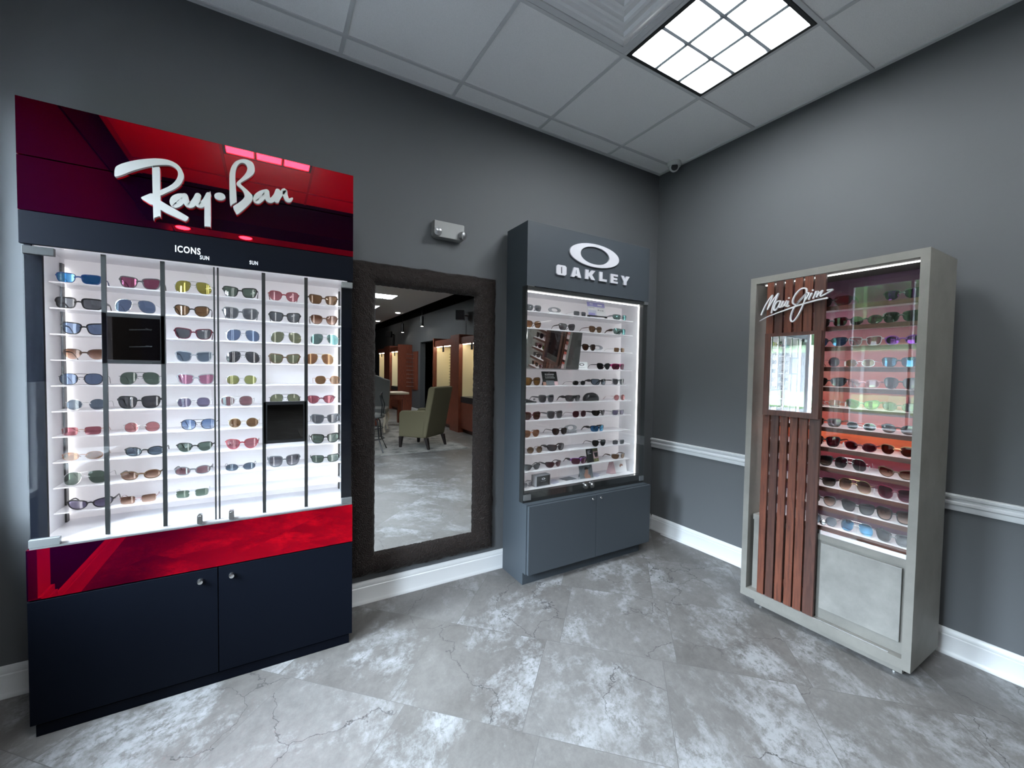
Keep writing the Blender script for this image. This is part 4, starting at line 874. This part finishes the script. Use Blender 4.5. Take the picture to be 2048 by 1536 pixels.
t, P = tent('lilac and white sign card in a black holder on the top shelf', -0.775, -0.165, OKZ[0]+0.0145, 0.158, 0.099, M_paper, R(14))
build('header_print', slab(P, -0.079, 0.079, 0.068, 0.099, 0, 0.0006), M_lilac, t)
mb = MB(); oval_ring(mb, P, -0.042, 0.087, 0.014, 0.006, 0.008, 0.003, 0.0009, 0.0004)
text_mesh(mb, 'OAKLEY', 0.006, lambda v: P(v.x-0.042, 0.073+v.y, 0.0009), 1.3, 0.0004, 1.2, 'CENTER')
mb.add(*[(q.v, q.f) for q in [slab(P, 0.014, 0.055, 0.078, 0.087, 0.0006, 0.0011)]][0]); build('logo_print', mb, M_paper, t)
build('photo_print', slab(P, -0.077, -0.006, 0.002, 0.042, 0, 0.0006), M_lilac2, t)
build('picture_print', slab(P, -0.077, -0.02, 0.002, 0.022, 0.0006, 0.0009), M_lilac, t)
tx = MB()
for u0, u1, v in ((-0.07, -0.015, 0.061), (0.006, 0.07, 0.061), (0.010, 0.026, 0.042), (0.034, 0.044, 0.040), (0.050, 0.062, 0.040)): q = slab(P, u0, u1, v, v+(0.002 if v > 0.05 else 0.009), 0, 0.0007); tx.add(q.v, q.f)
build('text_print', tx, M_ring, t)
hb = MB()
for a in ((-0.083, 0.083, -0.012, -0.008), (-0.083, 0.083, 0.0, 0.005), (-0.083, -0.074, -0.008, 0.0), (0.074, 0.083, -0.008, 0.0)):
    q = slab(tilted(-0.775, -0.167, OKZ[0]+0.0135, 0), *a, -0.012, 0.006); hb.add(q.v, q.f)
build('holder', hb, M_black, t)
t, P = tent('black card with white capital lettering on the fifth shelf', -1.165, -0.175, OKZ[4], 0.118, 0.092, M_ink, R(16))
tx = MB(); text_mesh(tx, 'EYEWEAR.', 0.0165, lambda v: P(v.x, 0.054+v.y, 0.0004), 0.95, 0.0006, 1.02, 'CENTER')
for u0, u1, v0, v1 in ((-0.036, 0.038, 0.0475, 0.0505), (-0.036, -0.022, 0.069, 0.0765), (-0.018, 0.036, 0.069, 0.0765), (-0.005, 0.004, 0.082, 0.0835)):
    q = slab(P, u0, u1, v0, v1, 0, 0.0007); tx.add(q.v, q.f)
build('lettering', tx, M_text, t)
build('photo_print', slab(P, 0.030, 0.059, 0.0, 0.026, 0, 0.0006), M_pinkc, t); build('photo_print', slab(P, -0.059, -0.036, 0.0, 0.022, 0, 0.0006), M_skin, t)
build('photo_print', slab(P, -0.034, 0.028, 0.002, 0.032, 0, 0.0006), M_gphoto, t)
t, P = tent('white card printed with a black ellipse and capitals, on the fourth shelf', -0.905, -0.17, OKZ[3], 0.10, 0.05, M_paper, R(10))
mb = MB(); oval_ring(mb, P, 0, 0.032, 0.021, 0.0085, 0.014, 0.005, 0.0004, 0.0005); text_mesh(mb, 'OAKLEY', 0.0095, lambda v: P(v.x, 0.008+v.y, 0.0004), 1.35, 0.0005, 1.25, 'CENTER')
build('logo_print', mb, M_ink, t)
t, P = tent('narrow dark photo card at the right edge of the tilted mirror', -0.938, -0.12, OKZ[3], 0.035, 0.10, M_gphoto, R(8))
t, P = tent('black and olive card showing sunglasses on the tenth shelf', -0.792, -0.175, OKZ[9], 0.116, 0.094, M_olive, R(12), R(6))
build('text_panel', slab(P, -0.058, 0.006, 0, 0.094, 0, 0.0006), M_ink, t); build('photo_print', slab(P, 0.008, 0.056, 0.022, 0.070, 0, 0.0006), M_pinkc, t)
build('glasses_print', MB().prism([(0.016, 0.062), (0.054, 0.062), (0.050, 0.038), (0.044, 0.026), (0.040, 0.038), (0.034, 0.026), (0.022, 0.036)], lambda p, s: P(p[0], p[1], (0.0006, 0.001)[s])), M_ink, t)
tx = MB()
for i, (u0, u1) in enumerate(((-0.048, -0.018), (-0.048, -0.026), (-0.048, -0.012))): q = slab(P, u0, u1, 0.076-i*0.009, 0.0805-i*0.009, 0.0006, 0.0011); tx.add(q.v, q.f)
build('text_print', tx, M_text, t)
DK = 0.553
t, P = tent('grey photo card of a person in a cap, bottom deck right of the door gap', -0.838, -0.165, DK, 0.108, 0.092, M_gphoto, R(16), R(-6))
build('photo_print', MB().prism([(-0.012, 0.0), (-0.02, 0.02), (-0.008, 0.045), (-0.004, 0.06), (0.014, 0.062), (0.02, 0.045), (0.014, 0.03), (0.030, 0.018), (0.034, 0.0)], lambda p, s: P(p[0], p[1], (0, 0.0006)[s])), M_skin, t)
build('cap_print', MB().prism([(-0.012, 0.058), (-0.008, 0.072), (0.006, 0.076), (0.016, 0.07), (0.034, 0.07), (0.03, 0.064), (0.014, 0.06)], lambda p, s: P(p[0], p[1], (0, 0.0008)[s])), M_ink, t)
t, P = tent('pale pink and white card with small pink glasses, bottom right corner of the slate case', -0.508, -0.15, DK, 0.12, 0.098, M_paper, R(16), R(-10))
build('photo_print', MB().prism([(0.0, 0.05), (0.012, 0.062), (0.03, 0.058), (0.03, 0.044), (0.02, 0.048), (0.012, 0.042), (0.004, 0.036)], lambda p, s: P(p[0], p[1], (0, 0.0006)[s])), M_skin, t)
t = thing('folded_card', 'pale pink folded triangular card standing beside the pink glasses card', 'display card', (-0.588, -0.15, DK))
build('fold', MB().prism([(-0.03, 0.0), (0.03, 0.0), (0.001, 0.092), (-0.001, 0.092)], lambda p, s: (-0.588+p[0], (-0.158, -0.12)[s], DK+0.0006+p[1])), M_pinkc, t)
lf = [(-1.095, -0.13, 20, M_lilac2, 'grey blue leaflet lying right of the black sign box'), (-1.02, -0.165, -12, M_paper, 'white leaflet lying in the middle of the bottom deck'),
      (-0.965, -0.115, 8, M_gphoto, 'dark grey leaflet lying behind the white one'), (-0.72, -0.12, 25, M_lilac2, 'pale blue leaflet lying beside the photo card'),
      (-0.66, -0.165, -15, M_paper, 'white leaflet lying left of the pink folded card')]
for i, (x, y, a, m, lb) in enumerate(lf):
    mb = MB().box(-0.05, 0.05, -0.035, 0.035, 0, 0.0012+0.0004*i)
    o = build('leaflet', mb, m); o.location = (x, y, DK+0.0002); o.rotation_euler = (0, 0, R(a)); tag(o, lb, 'leaflet', 'leaflets on the bottom deck')
bx = thing('sign_box', 'black box with white ellipse logo at the left of the bottom deck', 'display sign', (-1.245, -0.18, DK))
P = tilted(-1.218, -0.185, DK+0.0008, 0, R(4))
build('box', slab(P, -0.058, 0.058, 0, 0.07, -0.05, 0), M_ring, bx); build('face', slab(P, -0.053, 0.053, 0.004, 0.066, 0, 0.001), M_ink, bx)
mb = MB(); oval_ring(mb, P, 0.0, 0.047, 0.014, 0.0065, 0.0085, 0.0035, 0.0012, 0.0005); text_mesh(mb, 'OAKLEY', 0.0075, lambda v: P(v.x, 0.030+v.y, 0.0012), 1.35, 0.0005, 1.2, 'CENTER')
build('logo_print', mb, M_paper, bx)
g = sunglasses('shield', 'white', 'clear', (-1.325, -0.17, DK+0.001), R(8), 'white shield sunglasses left of the black sign box, bottom deck, slate case', 'sunglasses in the slate case', scale=0.72)
# hard cases
def hard_case(label, x, y, z, w, h, d, rz, wedge=False):
    t = thing('glasses_case', label, 'glasses case', (x, y, z), R(rz), 'hard cases in the slate case')
    prof = []
    for i in range(13):
        u = -1+2*i/12; k = (1-abs(u)**3)**0.5 if not wedge else max(0.12, (1-u)/2)**0.7
        prof.append((u*w/2, max(0.004, k*h)))
    rings = []
    for X, hh_ in prof:
        rings.append([(X, d/2*math.cos(a)*(0.4+0.6*hh_/h), 0.0012+hh_*(0.5+0.5*math.sin(a))) for a in [2*math.pi*k/16 for k in range(16)]])
    build('shell', MB().loft(rings), M_black, t, local=True, smooth=40)
    build('clasp', MB().box(w*0.40, w*0.47, -0.006, 0.006, h*0.45, h*0.75), M_grey_metal, t, local=True)
hard_case('black hard glasses case on the sixth shelf right of the door gap', -0.805, -0.15, OKZ[5], 0.135, 0.056, 0.06, 6)
hard_case('low black hard glasses case at the left end of the sixth shelf', -1.326, -0.15, OKZ[5], 0.118, 0.036, 0.06, 0, True)
t = thing('display_card', 'red square card behind the wine coloured sunglasses in the slatted case', 'display card', (-0.215, -1.585, MJZ[5]))
mb = MB().add([(-0.222, -1.625, MJZ[5]+0.0005), (-0.222, -1.555, MJZ[5]+0.0005), (-0.2, -1.555, MJZ[5]+0.062), (-0.2, -1.625, MJZ[5]+0.062), (-0.219, -1.625, MJZ[5]+0.0005), (-0.219, -1.555, MJZ[5]+0.0005), (-0.197, -1.555, MJZ[5]+0.062), (-0.197, -1.625, MJZ[5]+0.062)],
   [(0,1,2,3),(4,7,6,5),(0,4,5,1),(1,5,6,2),(2,6,7,3),(3,7,4,0)])
build('board', mb, pm('rose red card', (0.42, 0.10, 0.11), 0.6), t)

# ------------------------------------------------------------------ tall framed mirror on the back wall
tm = thing('wall_mirror', 'tall wall mirror in a rough dark brown bark textured frame', 'mirror', (-1.93, 0, 1.0))
ox0, ox1, oz0, oz1 = -2.372, -1.485, 0.148, 1.858; ix0, ix1, iz0, iz1 = -2.222, -1.638, 0.276, 1.735
def bark_mat():
    m, nt, p = newmat('dark bark'); L = nt.links
    tc = N(nt, 'ShaderNodeTexCoord')
    n = N(nt, 'ShaderNodeTexNoise', Scale=150.0, Detail=7.0, Roughness=0.7, Distortion=0.8); L.new(tc.outputs['Object'], n.inputs['Vector'])
    v = N(nt, 'ShaderNodeTexVoronoi', Scale=150.0); L.new(tc.outputs['Object'], v.inputs['Vector'])
    r = N(nt, 'ShaderNodeValToRGB'); L.new(n.outputs['Fac'], r.inputs['Fac']); e = r.color_ramp.elements
    e[0].position = 0.35; e[0].color = (0.003, 0.0018, 0.0015, 1); e[1].position = 0.72; e[1].color = (0.026, 0.015, 0.012, 1)
    L.new(r.outputs[0], p.inputs['Base Color']); p.inputs['Roughness'].default_value = 0.5; p.inputs['Specular IOR Level'].default_value = 0.3
    a = N(nt, 'ShaderNodeMath', operation='ADD'); L.new(n.outputs['Fac'], a.inputs[0]); L.new(v.outputs['Distance'], a.inputs[1])
    b = N(nt, 'ShaderNodeBump', Strength=0.9, Distance=0.006); L.new(a.outputs[0], b.inputs['Height']); L.new(b.outputs['Normal'], p.inputs['Normal'])
    return m
rings = []; NP = 12
per = []
for (xa, za, xb, zb_, n) in ((ox0, oz0, ox1, oz0, 60), (ox1, oz0, ox1, oz1, 116), (ox1, oz1, ox0, oz1, 60), (ox0, oz1, ox0, oz0, 116)):
    for k in range(n): per.append((xa+(xb-xa)*k/n, za+(zb_-za)*k/n))
rnd = random.Random(3)
wob = [rnd.uniform(-1, 1) for _ in per]
for i, (x, z) in enumerate(per):
    fx, fz = (x-ox0)/(ox1-ox0), (z-oz0)/(oz1-oz0)
    xi, zi = ix0+(ix1-ix0)*fx, iz0+(iz1-iz0)*fz
    ring = []
    w = 0.5*wob[i]+0.3*wob[i-1]+0.3*wob[(i+1) % len(per)]
    for k in range(NP):
        t_ = k/(NP-1); dep = 0.010+0.036*math.sin(math.pi*min(1, max(0, t_)))**0.6
        if k == 0: dep = 0.001
        if k == NP-1: dep = 0.004
        e = (0.0045*w if k < 2 else 0) - (0.002*wob[(i*3+k) % len(per)] if k > NP-3 else 0)
        nx, nz = (x-xi), (z-zi); ln = math.hypot(nx, nz)
        X, Z = x+(xi-x)*t_ + nx/ln*e, z+(zi-z)*t_ + nz/ln*e
        ring.append((X, -dep-(0.004*rnd.uniform(-1, 1) if 0 < k < NP-1 else 0), Z))
    rings.append(ring)
mb = MB(); mb.loft(rings+[rings[0]], closed=False, caps=False)
build('frame', mb, bark_mat(), tm, smooth=60)
build('mirror_glass', B(ix0-0.02, ix1+0.02, -0.0075, -0.002, iz0-0.02, iz1+0.02), M_mirror, tm)
# white cord lying along the right baseboard
pc = MB(); pc.tube([(-0.05, -0.15, 0.006), (-0.036, -0.26, 0.004), (-0.032, -0.45, 0.004), (-0.030, -0.7, 0.004), (-0.034, -0.9, 0.004), (-0.05, -1.08, 0.004)], 0.0038, 8)
tag(build('power_cord', pc, M_trim, smooth=40), 'thin white power cord lying along the right baseboard', 'cord')

# ------------------------------------------------------------------ the long showroom seen in the tall mirror
FX = 0.65
M_counter = pm('dark counter', (0.02, 0.02, 0.022), 0.3)
M_creaml = emis('warm light strip', (1.0, 0.88, 0.66), 22)
def showcase(y0, y1, label):          # y0 > y1, opening faces -x
    t = thing('showroom_cabinet', label, 'display cabinet', (0.85, (y0+y1)/2, 0), 0, 'cherry display cabinets of the showroom')
    b = MB().box(FX+0.02, XD-0.003, y1, y0, 0.62, 0.735)
    build('counter', b, M_counter, t)
    build('base_cabinet', B(FX+0.04, XD-0.016, y1, y0, 0.08, 0.62), M_cherry, t)
    build('plinth', B(FX+0.09, XD-0.023, y1, y0, 0, 0.08), M_slatd, t)
    ym = (y0+y1)/2
    for a, c in ((y1+0.004, ym-0.002), (ym+0.002, y0-0.004)): build('door', B(FX+0.022, FX+0.04, a, c, 0.09, 0.61), M_cherry, t)
    build('header', B(FX, XD-0.003, y1, y0, 1.80, 1.94), M_cherry, t)
    build('lining', MB().box(XD-0.03, XD-0.003, y1, y0, 0.735, 1.80).box(FX+0.05, XD-0.03, y0-0.012, y0, 0.735, 1.80).box(FX+0.05, XD-0.03, y1, y1+0.012, 0.735, 1.80), M_cream, t)
    build('light_strip', B(FX+0.03, FX+0.05, y1+0.05, y0-0.05, 1.788, 1.798), M_creaml, t)
    build('rod_board', MB().box(XD-0.036, XD-0.030, ym-0.27, ym+0.27, 0.78, 1.7), pm('pale rod board', (0.72, 0.70, 0.62), 0.5), t)
    build('name_plate', B(FX+0.005, FX+0.012, ym-0.045, ym+0.045, 1.67, 1.802), M_black, t)
    return t
def pilaster(y0, y1, label):
    o = build('pilaster', B(FX-0.03, XD-0.003, y1, y0, 0, 2.0), M_cherry); return tag(o, label, 'panel', 'cherry pilasters of the showroom')
showcase(-4.4, -5.47, 'nearest lit cherry cabinet at the right edge of the tall mirror')
pilaster(-5.47, -5.92, 'near cherry wood pilaster between two lit cabinets in the tall mirror')
showcase(-5.92, -6.95, 'second lit cherry cabinet in the tall mirror, behind the armchair')
pilaster(-6.95, -7.0, 'thin cherry end panel beside the dark doorway in the mirror')
pilaster(-10.0, -10.04, 'broad dark cherry end panel left of the rod display in the mirror')
showcase(-10.04, -10.98, 'third lit cherry cabinet, far left in the tall mirror')
pilaster(-10.98, -11.68, 'far cherry pilaster at the left of the tall mirror')
showcase(-11.68, -12.7, 'farthest lit cherry cabinet at the left edge of the mirror')
# eyeglasses on the boards
def eyeglass_mesh():
    mb = MB()
    for s in (-1, 1):
        c = (0, s*0.033, 0.018)
        pts = [Vector((0, s*0.033+0.026*math.cos(2*math.pi*k/10), 0.018+0.016*math.sin(2*math.pi*k/10))) for k in range(10)]
        mb.tube(pts+[pts[0]], 0.002, 5); mb.tube([(0, s*0.059, 0.024), (0.03, s*0.06, 0.023), (0.11, s*0.058, 0.020)], 0.002, 5)
    mb.tube([(0, -0.008, 0.022), (0, 0.008, 0.022)], 0.002, 5)
    return mb
eg0 = None
for ym, nc in ((-4.935, 2), (-6.435, 3)):
    for r_ in range(13):
        for c in range(nc):
            loc = (XD-0.036-0.112, ym+0.19-c*(0.38/(nc-1)), 0.82+r_*0.066)
            lab = 'dark eyeglass frame on the pale rod board of the %s cherry cabinet' % ('nearest' if nc == 2 else 'second'); grp = 'eyeglasses on the rod boards, %s cabinet' % ('nearest' if nc == 2 else 'second')
            if eg0 is None:
                eg0 = build('eyeglasses', eyeglass_mesh(), M_black); o = eg0
            else:
                o = eg0.copy(); COL.objects.link(o)
            o.location = loc; tag(o, lab, 'eyeglasses', grp)
# rod display board beside the doorway
db = thing('rod_display', 'red wood rod display board beside the doorway in the tall mirror', 'display board', (XD, -9.64, 1.2))
build('board', B(XD-0.032, XD-0.002, -9.87, -9.42, 0.67, 1.79), M_cherry, db)
for i in range(9): build('rod', MB().tube([(XD-0.03, -9.72, 0.76+i*0.118), (XD-0.26, -9.72, 0.77+i*0.118)], 0.006, 6).tube([(XD-0.2, -9.8, 0.77+i*0.118), (XD-0.2, -9.64, 0.77+i*0.118)], 0.005, 6), M_grey_metal, db)
# pendant spots, speakers, downlights
def pendant(x, y, zt, zb2, label):
    t = thing('pendant_spot', label, 'pendant light', (x, y, 3.25), 0, 'black pendant spots')
    build('cord', MB().tube([(x, y, 3.25), (x, y, zt)], 0.006, 6), M_black, t)
    build('cylinder', MB().lathe((x, y, zt), (0, 0, -1), [(0, 0.0), (0.001, 0.045), (zt-zb2, 0.045), (zt-zb2-0.001, 0.04), (zt-zb2-0.02, 0.038)], 16), M_black, t, smooth=40)
    build('bulb', MB().lathe((x, y, zb2+0.012), (0, 0, -1), [(0, 0.037), (0.008, 0.036), (0.013, 0.02), (0.0135, 0)], 16), emis('pendant bulb', (1, 0.92, 0.8), 30), t, smooth=40)
pendant(0.85, -8.5, 2.69, 2.42, 'nearer black pendant spotlight reflected in the tall mirror')
pendant(0.85, -10.36, 2.66, 2.39, 'farther black pendant spotlight reflected in the tall mirror')
def speaker(y, z, label):
    t = thing('wall_speaker', label, 'speaker', (XD, y, z), 0, 'wall speakers')
    build('bracket', MB().tube([(XD, y, z), (XD-0.1, y, z)], 0.015, 8), M_black, t)
    c, s_ = math.cos(R(30)), math.sin(R(30)); f = lambda a, b, h: (XD-0.17+a*c-b*s_, y+a*s_+b*c, z+h)
    build('cabinet', MB().add([f(-.09,-.09,-.1), f(.09,-.09,-.1), f(.09,.09,-.1), f(-.09,.09,-.1), f(-.09,-.09,.1), f(.09,-.09,.1), f(.09,.09,.1), f(-.09,.09,.1)], [(0,3,2,1),(4,5,6,7),(0,1,5,4),(1,2,6,5),(2,3,7,6),(3,0,4,7)]), M_black, t)
    build('cable', MB().tube([(XD-0.005, y-0.06, z-0.1), (XD-0.005, y-0.06, 1.95)], 0.004, 6), M_black, t)
speaker(-6.02, 2.46, 'black wall speaker near the top right of the mirror reflection')
speaker(-12.1, 2.45, 'small far black wall speaker left of the pendants in the mirror')
for x, y, lb in ((0.5, -9.6, 'nearer glowing recessed downlight in the mirror'), (0.5, -12.1, 'farther glowing recessed downlight in the mirror'), (-3.56, -4.43, 'left red glowing downlight reflected under the script sign'), (-2.95, -4.47, 'right red glowing downlight reflected under the script sign')):
    t = thing('downlight', lb, 'downlight', (x, y, H), 0, 'recessed downlights')
    build('trim_ring', MB().lathe((x, y, H), (0, 0, -1), [(0, 0.09), (0.006, 0.088), (0.007, 0.07), (0.003, 0.07)], 20), M_trim, t)
    build('lamp', MB().lathe((x, y, H), (0, 0, -1), [(0, 0.069), (0.012, 0.06), (0.02, 0.03), (0.021, 0)], 20), emis('downlight lamp', (1, 0.94, 0.85), 22), t, smooth=50)
# armchair: local -y is the way it faces
M_olivefab = pm('olive grey upholstery', (0.115, 0.098, 0.055), 0.85, bump=0.3, bscale=500)
M_leg = pm('black brown leg', (0.012, 0.008, 0.007), 0.4)
fwd = Vector((-0.305, -0.374)).normalized()
ac = thing('armchair', 'olive upholstered armchair with black tapered legs reflected in the tall mirror', 'armchair', (-0.515, -4.355, 0.0085), math.atan2(fwd.x, -fwd.y))
def rbox(x0, x1, y0, y1, z0, z1): return B(x0, x1, y0, y1, z0, z1)
build('seat_base', rbox(-0.29, 0.29, -0.24, 0.26, 0.18, 0.34), M_olivefab, ac, local=True, bevel=0.015)
build('seat_cushion', rbox(-0.212, 0.212, -0.29, 0.16, 0.342, 0.47), M_olivefab, ac, local=True, bevel=0.03)
for s in (-1, 1):
    mb = MB().prism([(-0.24, 0.18), (0.24, 0.18), (0.27, 0.62), (-0.20, 0.60), (-0.24, 0.56)], lambda p, k: (s*(0.215, 0.30)[k], p[0], p[1]))
    build('arm', mb, M_olivefab, ac, local=True, bevel=0.018)
mb = MB().prism([(0.17, 0.19), (0.262, 0.19), (0.42, 0.99), (0.34, 1.0), (0.30, 0.97)], lambda p, k: ((-0.30, 0.30)[k], p[0], p[1]))
build('backrest', mb, M_olivefab, ac, local=True, bevel=0.02)
for x, y in ((-0.26, -0.22), (0.26, -0.22), (-0.26, 0.25), (0.26, 0.25)):
    d = 0.05 if y > 0 else -0.01
    build('leg', MB().loft([[(x*1.02+a*0.016, y+d+b*0.016, 0) for a, b in ((-1,-1),(1,-1),(1,1),(-1,1))], [(x+a*0.028, y+b*0.028, 0.18) for a, b in ((-1,-1),(1,-1),(1,1),(-1,1))]]), M_leg, ac, local=True)
# wing chair with pale curved legs
wc = thing('wing_chair', 'grey camel back side chair with pale curved legs at the left of the mirror', 'chair', (-0.95, -6.35, 0.014), R(-160))
M_greyfab = pm('grey upholstery', (0.10, 0.10, 0.095), 0.85)
M_palewood = pm('pale washed wood', (0.42, 0.36, 0.28), 0.5)
back = [(-0.36, 0.42), (0.36, 0.42), (0.38, 1.02), (0.24, 1.06), (0.10, 1.12), (0.0, 1.13), (-0.10, 1.12), (-0.24, 1.06), (-0.38, 1.02)]
build('backrest', MB().prism(back, lambda p, k: (p[0], (0.24, 0.32)[k]+(p[1]-0.42)*0.12, p[1])), M_greyfab, wc, local=True, bevel=0.02)
build('seat', rbox(-0.36, 0.36, -0.32, 0.27, 0.36, 0.48), M_greyfab, wc, local=True, bevel=0.03)
for x in (-0.32, 0.32):
    for y in (-0.28, 0.26): build('leg', MB().tube([(x, y, 0.36), (x*1.06, y*1.08, 0.24), (x*0.98, y, 0.1), (x*1.05, y*1.05, 0.0)], [0.032, 0.028, 0.018, 0.022], 10), M_palewood, wc, local=True, smooth=40)
# table
tb = thing('side_table', 'cherry wood table with pale top behind the armchair in the mirror', 'table', (-0.25, -7.2, 0.0085))
build('top', B(-0.75, 0.05, -7.55, -6.95, 0.70, 0.745), M_palewood, tb, bevel=0.004)
build('apron', B(-0.70, 0.0, -7.5, -7.0, 0.58, 0.70), M_cherry, tb)
for x in (-0.66, -0.04):
    for y in (-7.46, -7.04): build('leg', B(x-0.04, x+0.04, y-0.04, y+0.04, 0.0085, 0.58), M_cherry, tb)
# wrought iron stool with a scrolled back
ir = thing('bar_stool', 'black wrought iron stool with ring footrest at the left edge of the mirror', 'stool', (-1.36, -4.25, 0.0085), R(20))
M_iron = pm('black iron', (0.012, 0.012, 0.013), 0.4, 0.5)
for a in (45, 135, 225, 315):
    c, s_ = math.cos(R(a)), math.sin(R(a))
    build('leg', MB().tube([(0.12*c, 0.12*s_, 0.52), (0.17*c, 0.17*s_, 0.46), (0.19*c, 0.19*s_, 0.3), (0.20*c, 0.20*s_, 0.2), (0.30*c, 0.30*s_, 0.006)], 0.011, 8), M_iron, ir, local=True, smooth=40)
circ = lambda r_, z: [(r_*math.cos(2*math.pi*k/24), r_*math.sin(2*math.pi*k/24), z) for k in range(25)]
for r_, z in ((0.185, 0.36), (0.20, 0.2)): build('ring', MB().tube(circ(r_, z), 0.008, 8), M_iron, ir, local=True, smooth=40)
build('seat', MB().lathe((0, 0, 0.52), (0, 0, 1), [(0, 0.20), (0.02, 0.215), (0.05, 0.20), (0.065, 0.12), (0.068, 0)], 24), M_greyfab, ir, local=True, smooth=40)
build('backrest', MB().tube([(0.17, -0.12, 0.55), (0.19, -0.14, 0.72), (0.15, -0.10, 0.86), (0.17, 0.0, 0.90), (0.15, 0.10, 0.86), (0.19, 0.14, 0.72), (0.17, 0.12, 0.55)], 0.009, 8).tube([(0.18, -0.05, 0.55), (0.17, 0.03, 0.7), (0.16, 0.0, 0.89)], 0.007, 8), M_iron, ir, local=True, smooth=40)
# rug
def rug_mat():
    m, nt, p = newmat('worn patterned rug'); L = nt.links
    tc = N(nt, 'ShaderNodeTexCoord')
    v = N(nt, 'ShaderNodeTexVoronoi', Scale=5.0); L.new(tc.outputs['Object'], v.inputs['Vector'])
    w = N(nt, 'ShaderNodeTexNoise', Scale=9.0, Detail=6.0, Roughness=0.7, Distortion=1.5); L.new(tc.outputs['Object'], w.inputs['Vector'])
    a = N(nt, 'ShaderNodeMath', operation='MULTIPLY_ADD'); L.new(v.outputs['Distance'], a.inputs[0]); a.inputs[1].default_value = 0.5; L.new(w.outputs['Fac'], a.inputs[2])
    r = N(nt, 'ShaderNodeValToRGB'); L.new(a.outputs[0], r.inputs['Fac']); e = r.color_ramp.elements
    e[0].position = 0.45; e[0].color = (0.075, 0.074, 0.07, 1); e[1].position = 0.85; e[1].color = (0.25, 0.24, 0.225, 1)
    L.new(r.outputs[0], p.inputs['Base Color']); p.inputs['Roughness'].default_value = 0.95
    return m
tag(build('rug', B(-2.2, 0.1, -7.6, -3.85, 0.0005, 0.008), rug_mat()), 'worn pale grey patterned rug under the armchair in the mirror', 'rug')
# passage room beyond the doorway
pf = thing('picture_frame', 'small framed picture on the pale passage wall beyond the doorway in the mirror', 'picture', (2.9, -10.2, 1.4))
build('frame', B(2.875, 2.9, -10.6, -9.9, 1.15, 1.6), M_black, pf); build('mat', B(2.872, 2.876, -10.54, -9.96, 1.2, 1.55), M_paper, pf); build('print', B(2.869, 2.873, -10.42, -10.08, 1.28, 1.47), M_gphoto, pf)
of = thing('office_desk', 'dark office desk with equipment beyond the doorway in the mirror', 'desk', (2.3, -9.9, 0))
build('top', B(1.9, 2.7, -10.8, -9.2, 0.72, 0.76), M_black, of); build('pedestal', B(2.0, 2.65, -10.7, -10.2, 0, 0.72), M_black, of); build('pedestal', B(2.0, 2.65, -9.8, -9.3, 0, 0.72), M_black, of)
mo = thing('monitor', 'dark monitor standing on the office desk beyond the doorway', 'monitor', (2.35, -9.9, 0.76))
build('screen', B(2.33, 2.37, -10.2, -9.6, 0.86, 1.2), M_black, mo); build('stand', MB().box(2.25, 2.45, -10.0, -9.8, 0.76, 0.775).box(2.34, 2.37, -9.93, -9.87, 0.775, 0.87), M_black, mo)
# dark rod display on the window wall, seen in the upper dark panel
wd = thing('rod_display', 'dark wood rod display on the window wall, seen in the dark mirror panel', 'display board', (XW, -2.55, 1.3))
build('board', B(XW+0.002, XW+0.027, -2.86, -2.1, 0.8, 1.95), pm('black brown board', (0.012, 0.008, 0.007), 0.9, spec=0.1), wd)
for i in range(8): build('rod', MB().tube([(XW+0.025, -2.5, 0.9+i*0.13), (XW+0.16, -2.5, 0.91+i*0.13)], 0.005, 6).tube([(XW+0.14, -2.58, 0.91+i*0.13), (XW+0.14, -2.42, 0.91+i*0.13)], 0.004, 6), M_grey_metal, wd)
# trees outdoors
M_leaf = pm('tree foliage', (0.012, 0.026, 0.008), 0.9, spec=0.1, var=0.6, vscale=2)
for i, (x, y) in enumerate(((-25, 9), (-25.5, 2.2), (-25, -4.6), (-26, 16.5), (-25.5, -11.6), (-26, 24))):
    zb_ = 2.4+(-22-x)*0.117 - 0.02
    t = thing('tree', 'leafy green tree outside the window, %s from the north' % ORD[i], 'tree', (x, y, zb_), 0, 'trees beyond the lawn')
    build('trunk', MB().tube([(x, y, zb_), (x, y, zb_+2.0)], [0.2, 0.14], 8), M_leg, t)
    bm = bmesh.new(); bmesh.ops.create_icosphere(bm, subdivisions=3, radius=1)
    rr = random.Random(i); mb = MB()
    ph = [rr.uniform(0, 6) for _ in range(6)]
    vs = []
    for v in bm.verts:
        k = 1+0.22*math.sin(5*v.co.x+ph[0])*math.sin(4*v.co.y+ph[1])+0.18*math.sin(9*v.co.z+ph[2])*math.sin(8*v.co.x+ph[3])
        vs.append((x+v.co.x*2.0*k, y+v.co.y*2.75*k, zb_+3.0+v.co.z*2.6*k))
    mb.add(vs, [tuple(v.index for v in f.verts) for f in bm.faces]); bm.free()
    build('crown', mb, M_leaf, t)
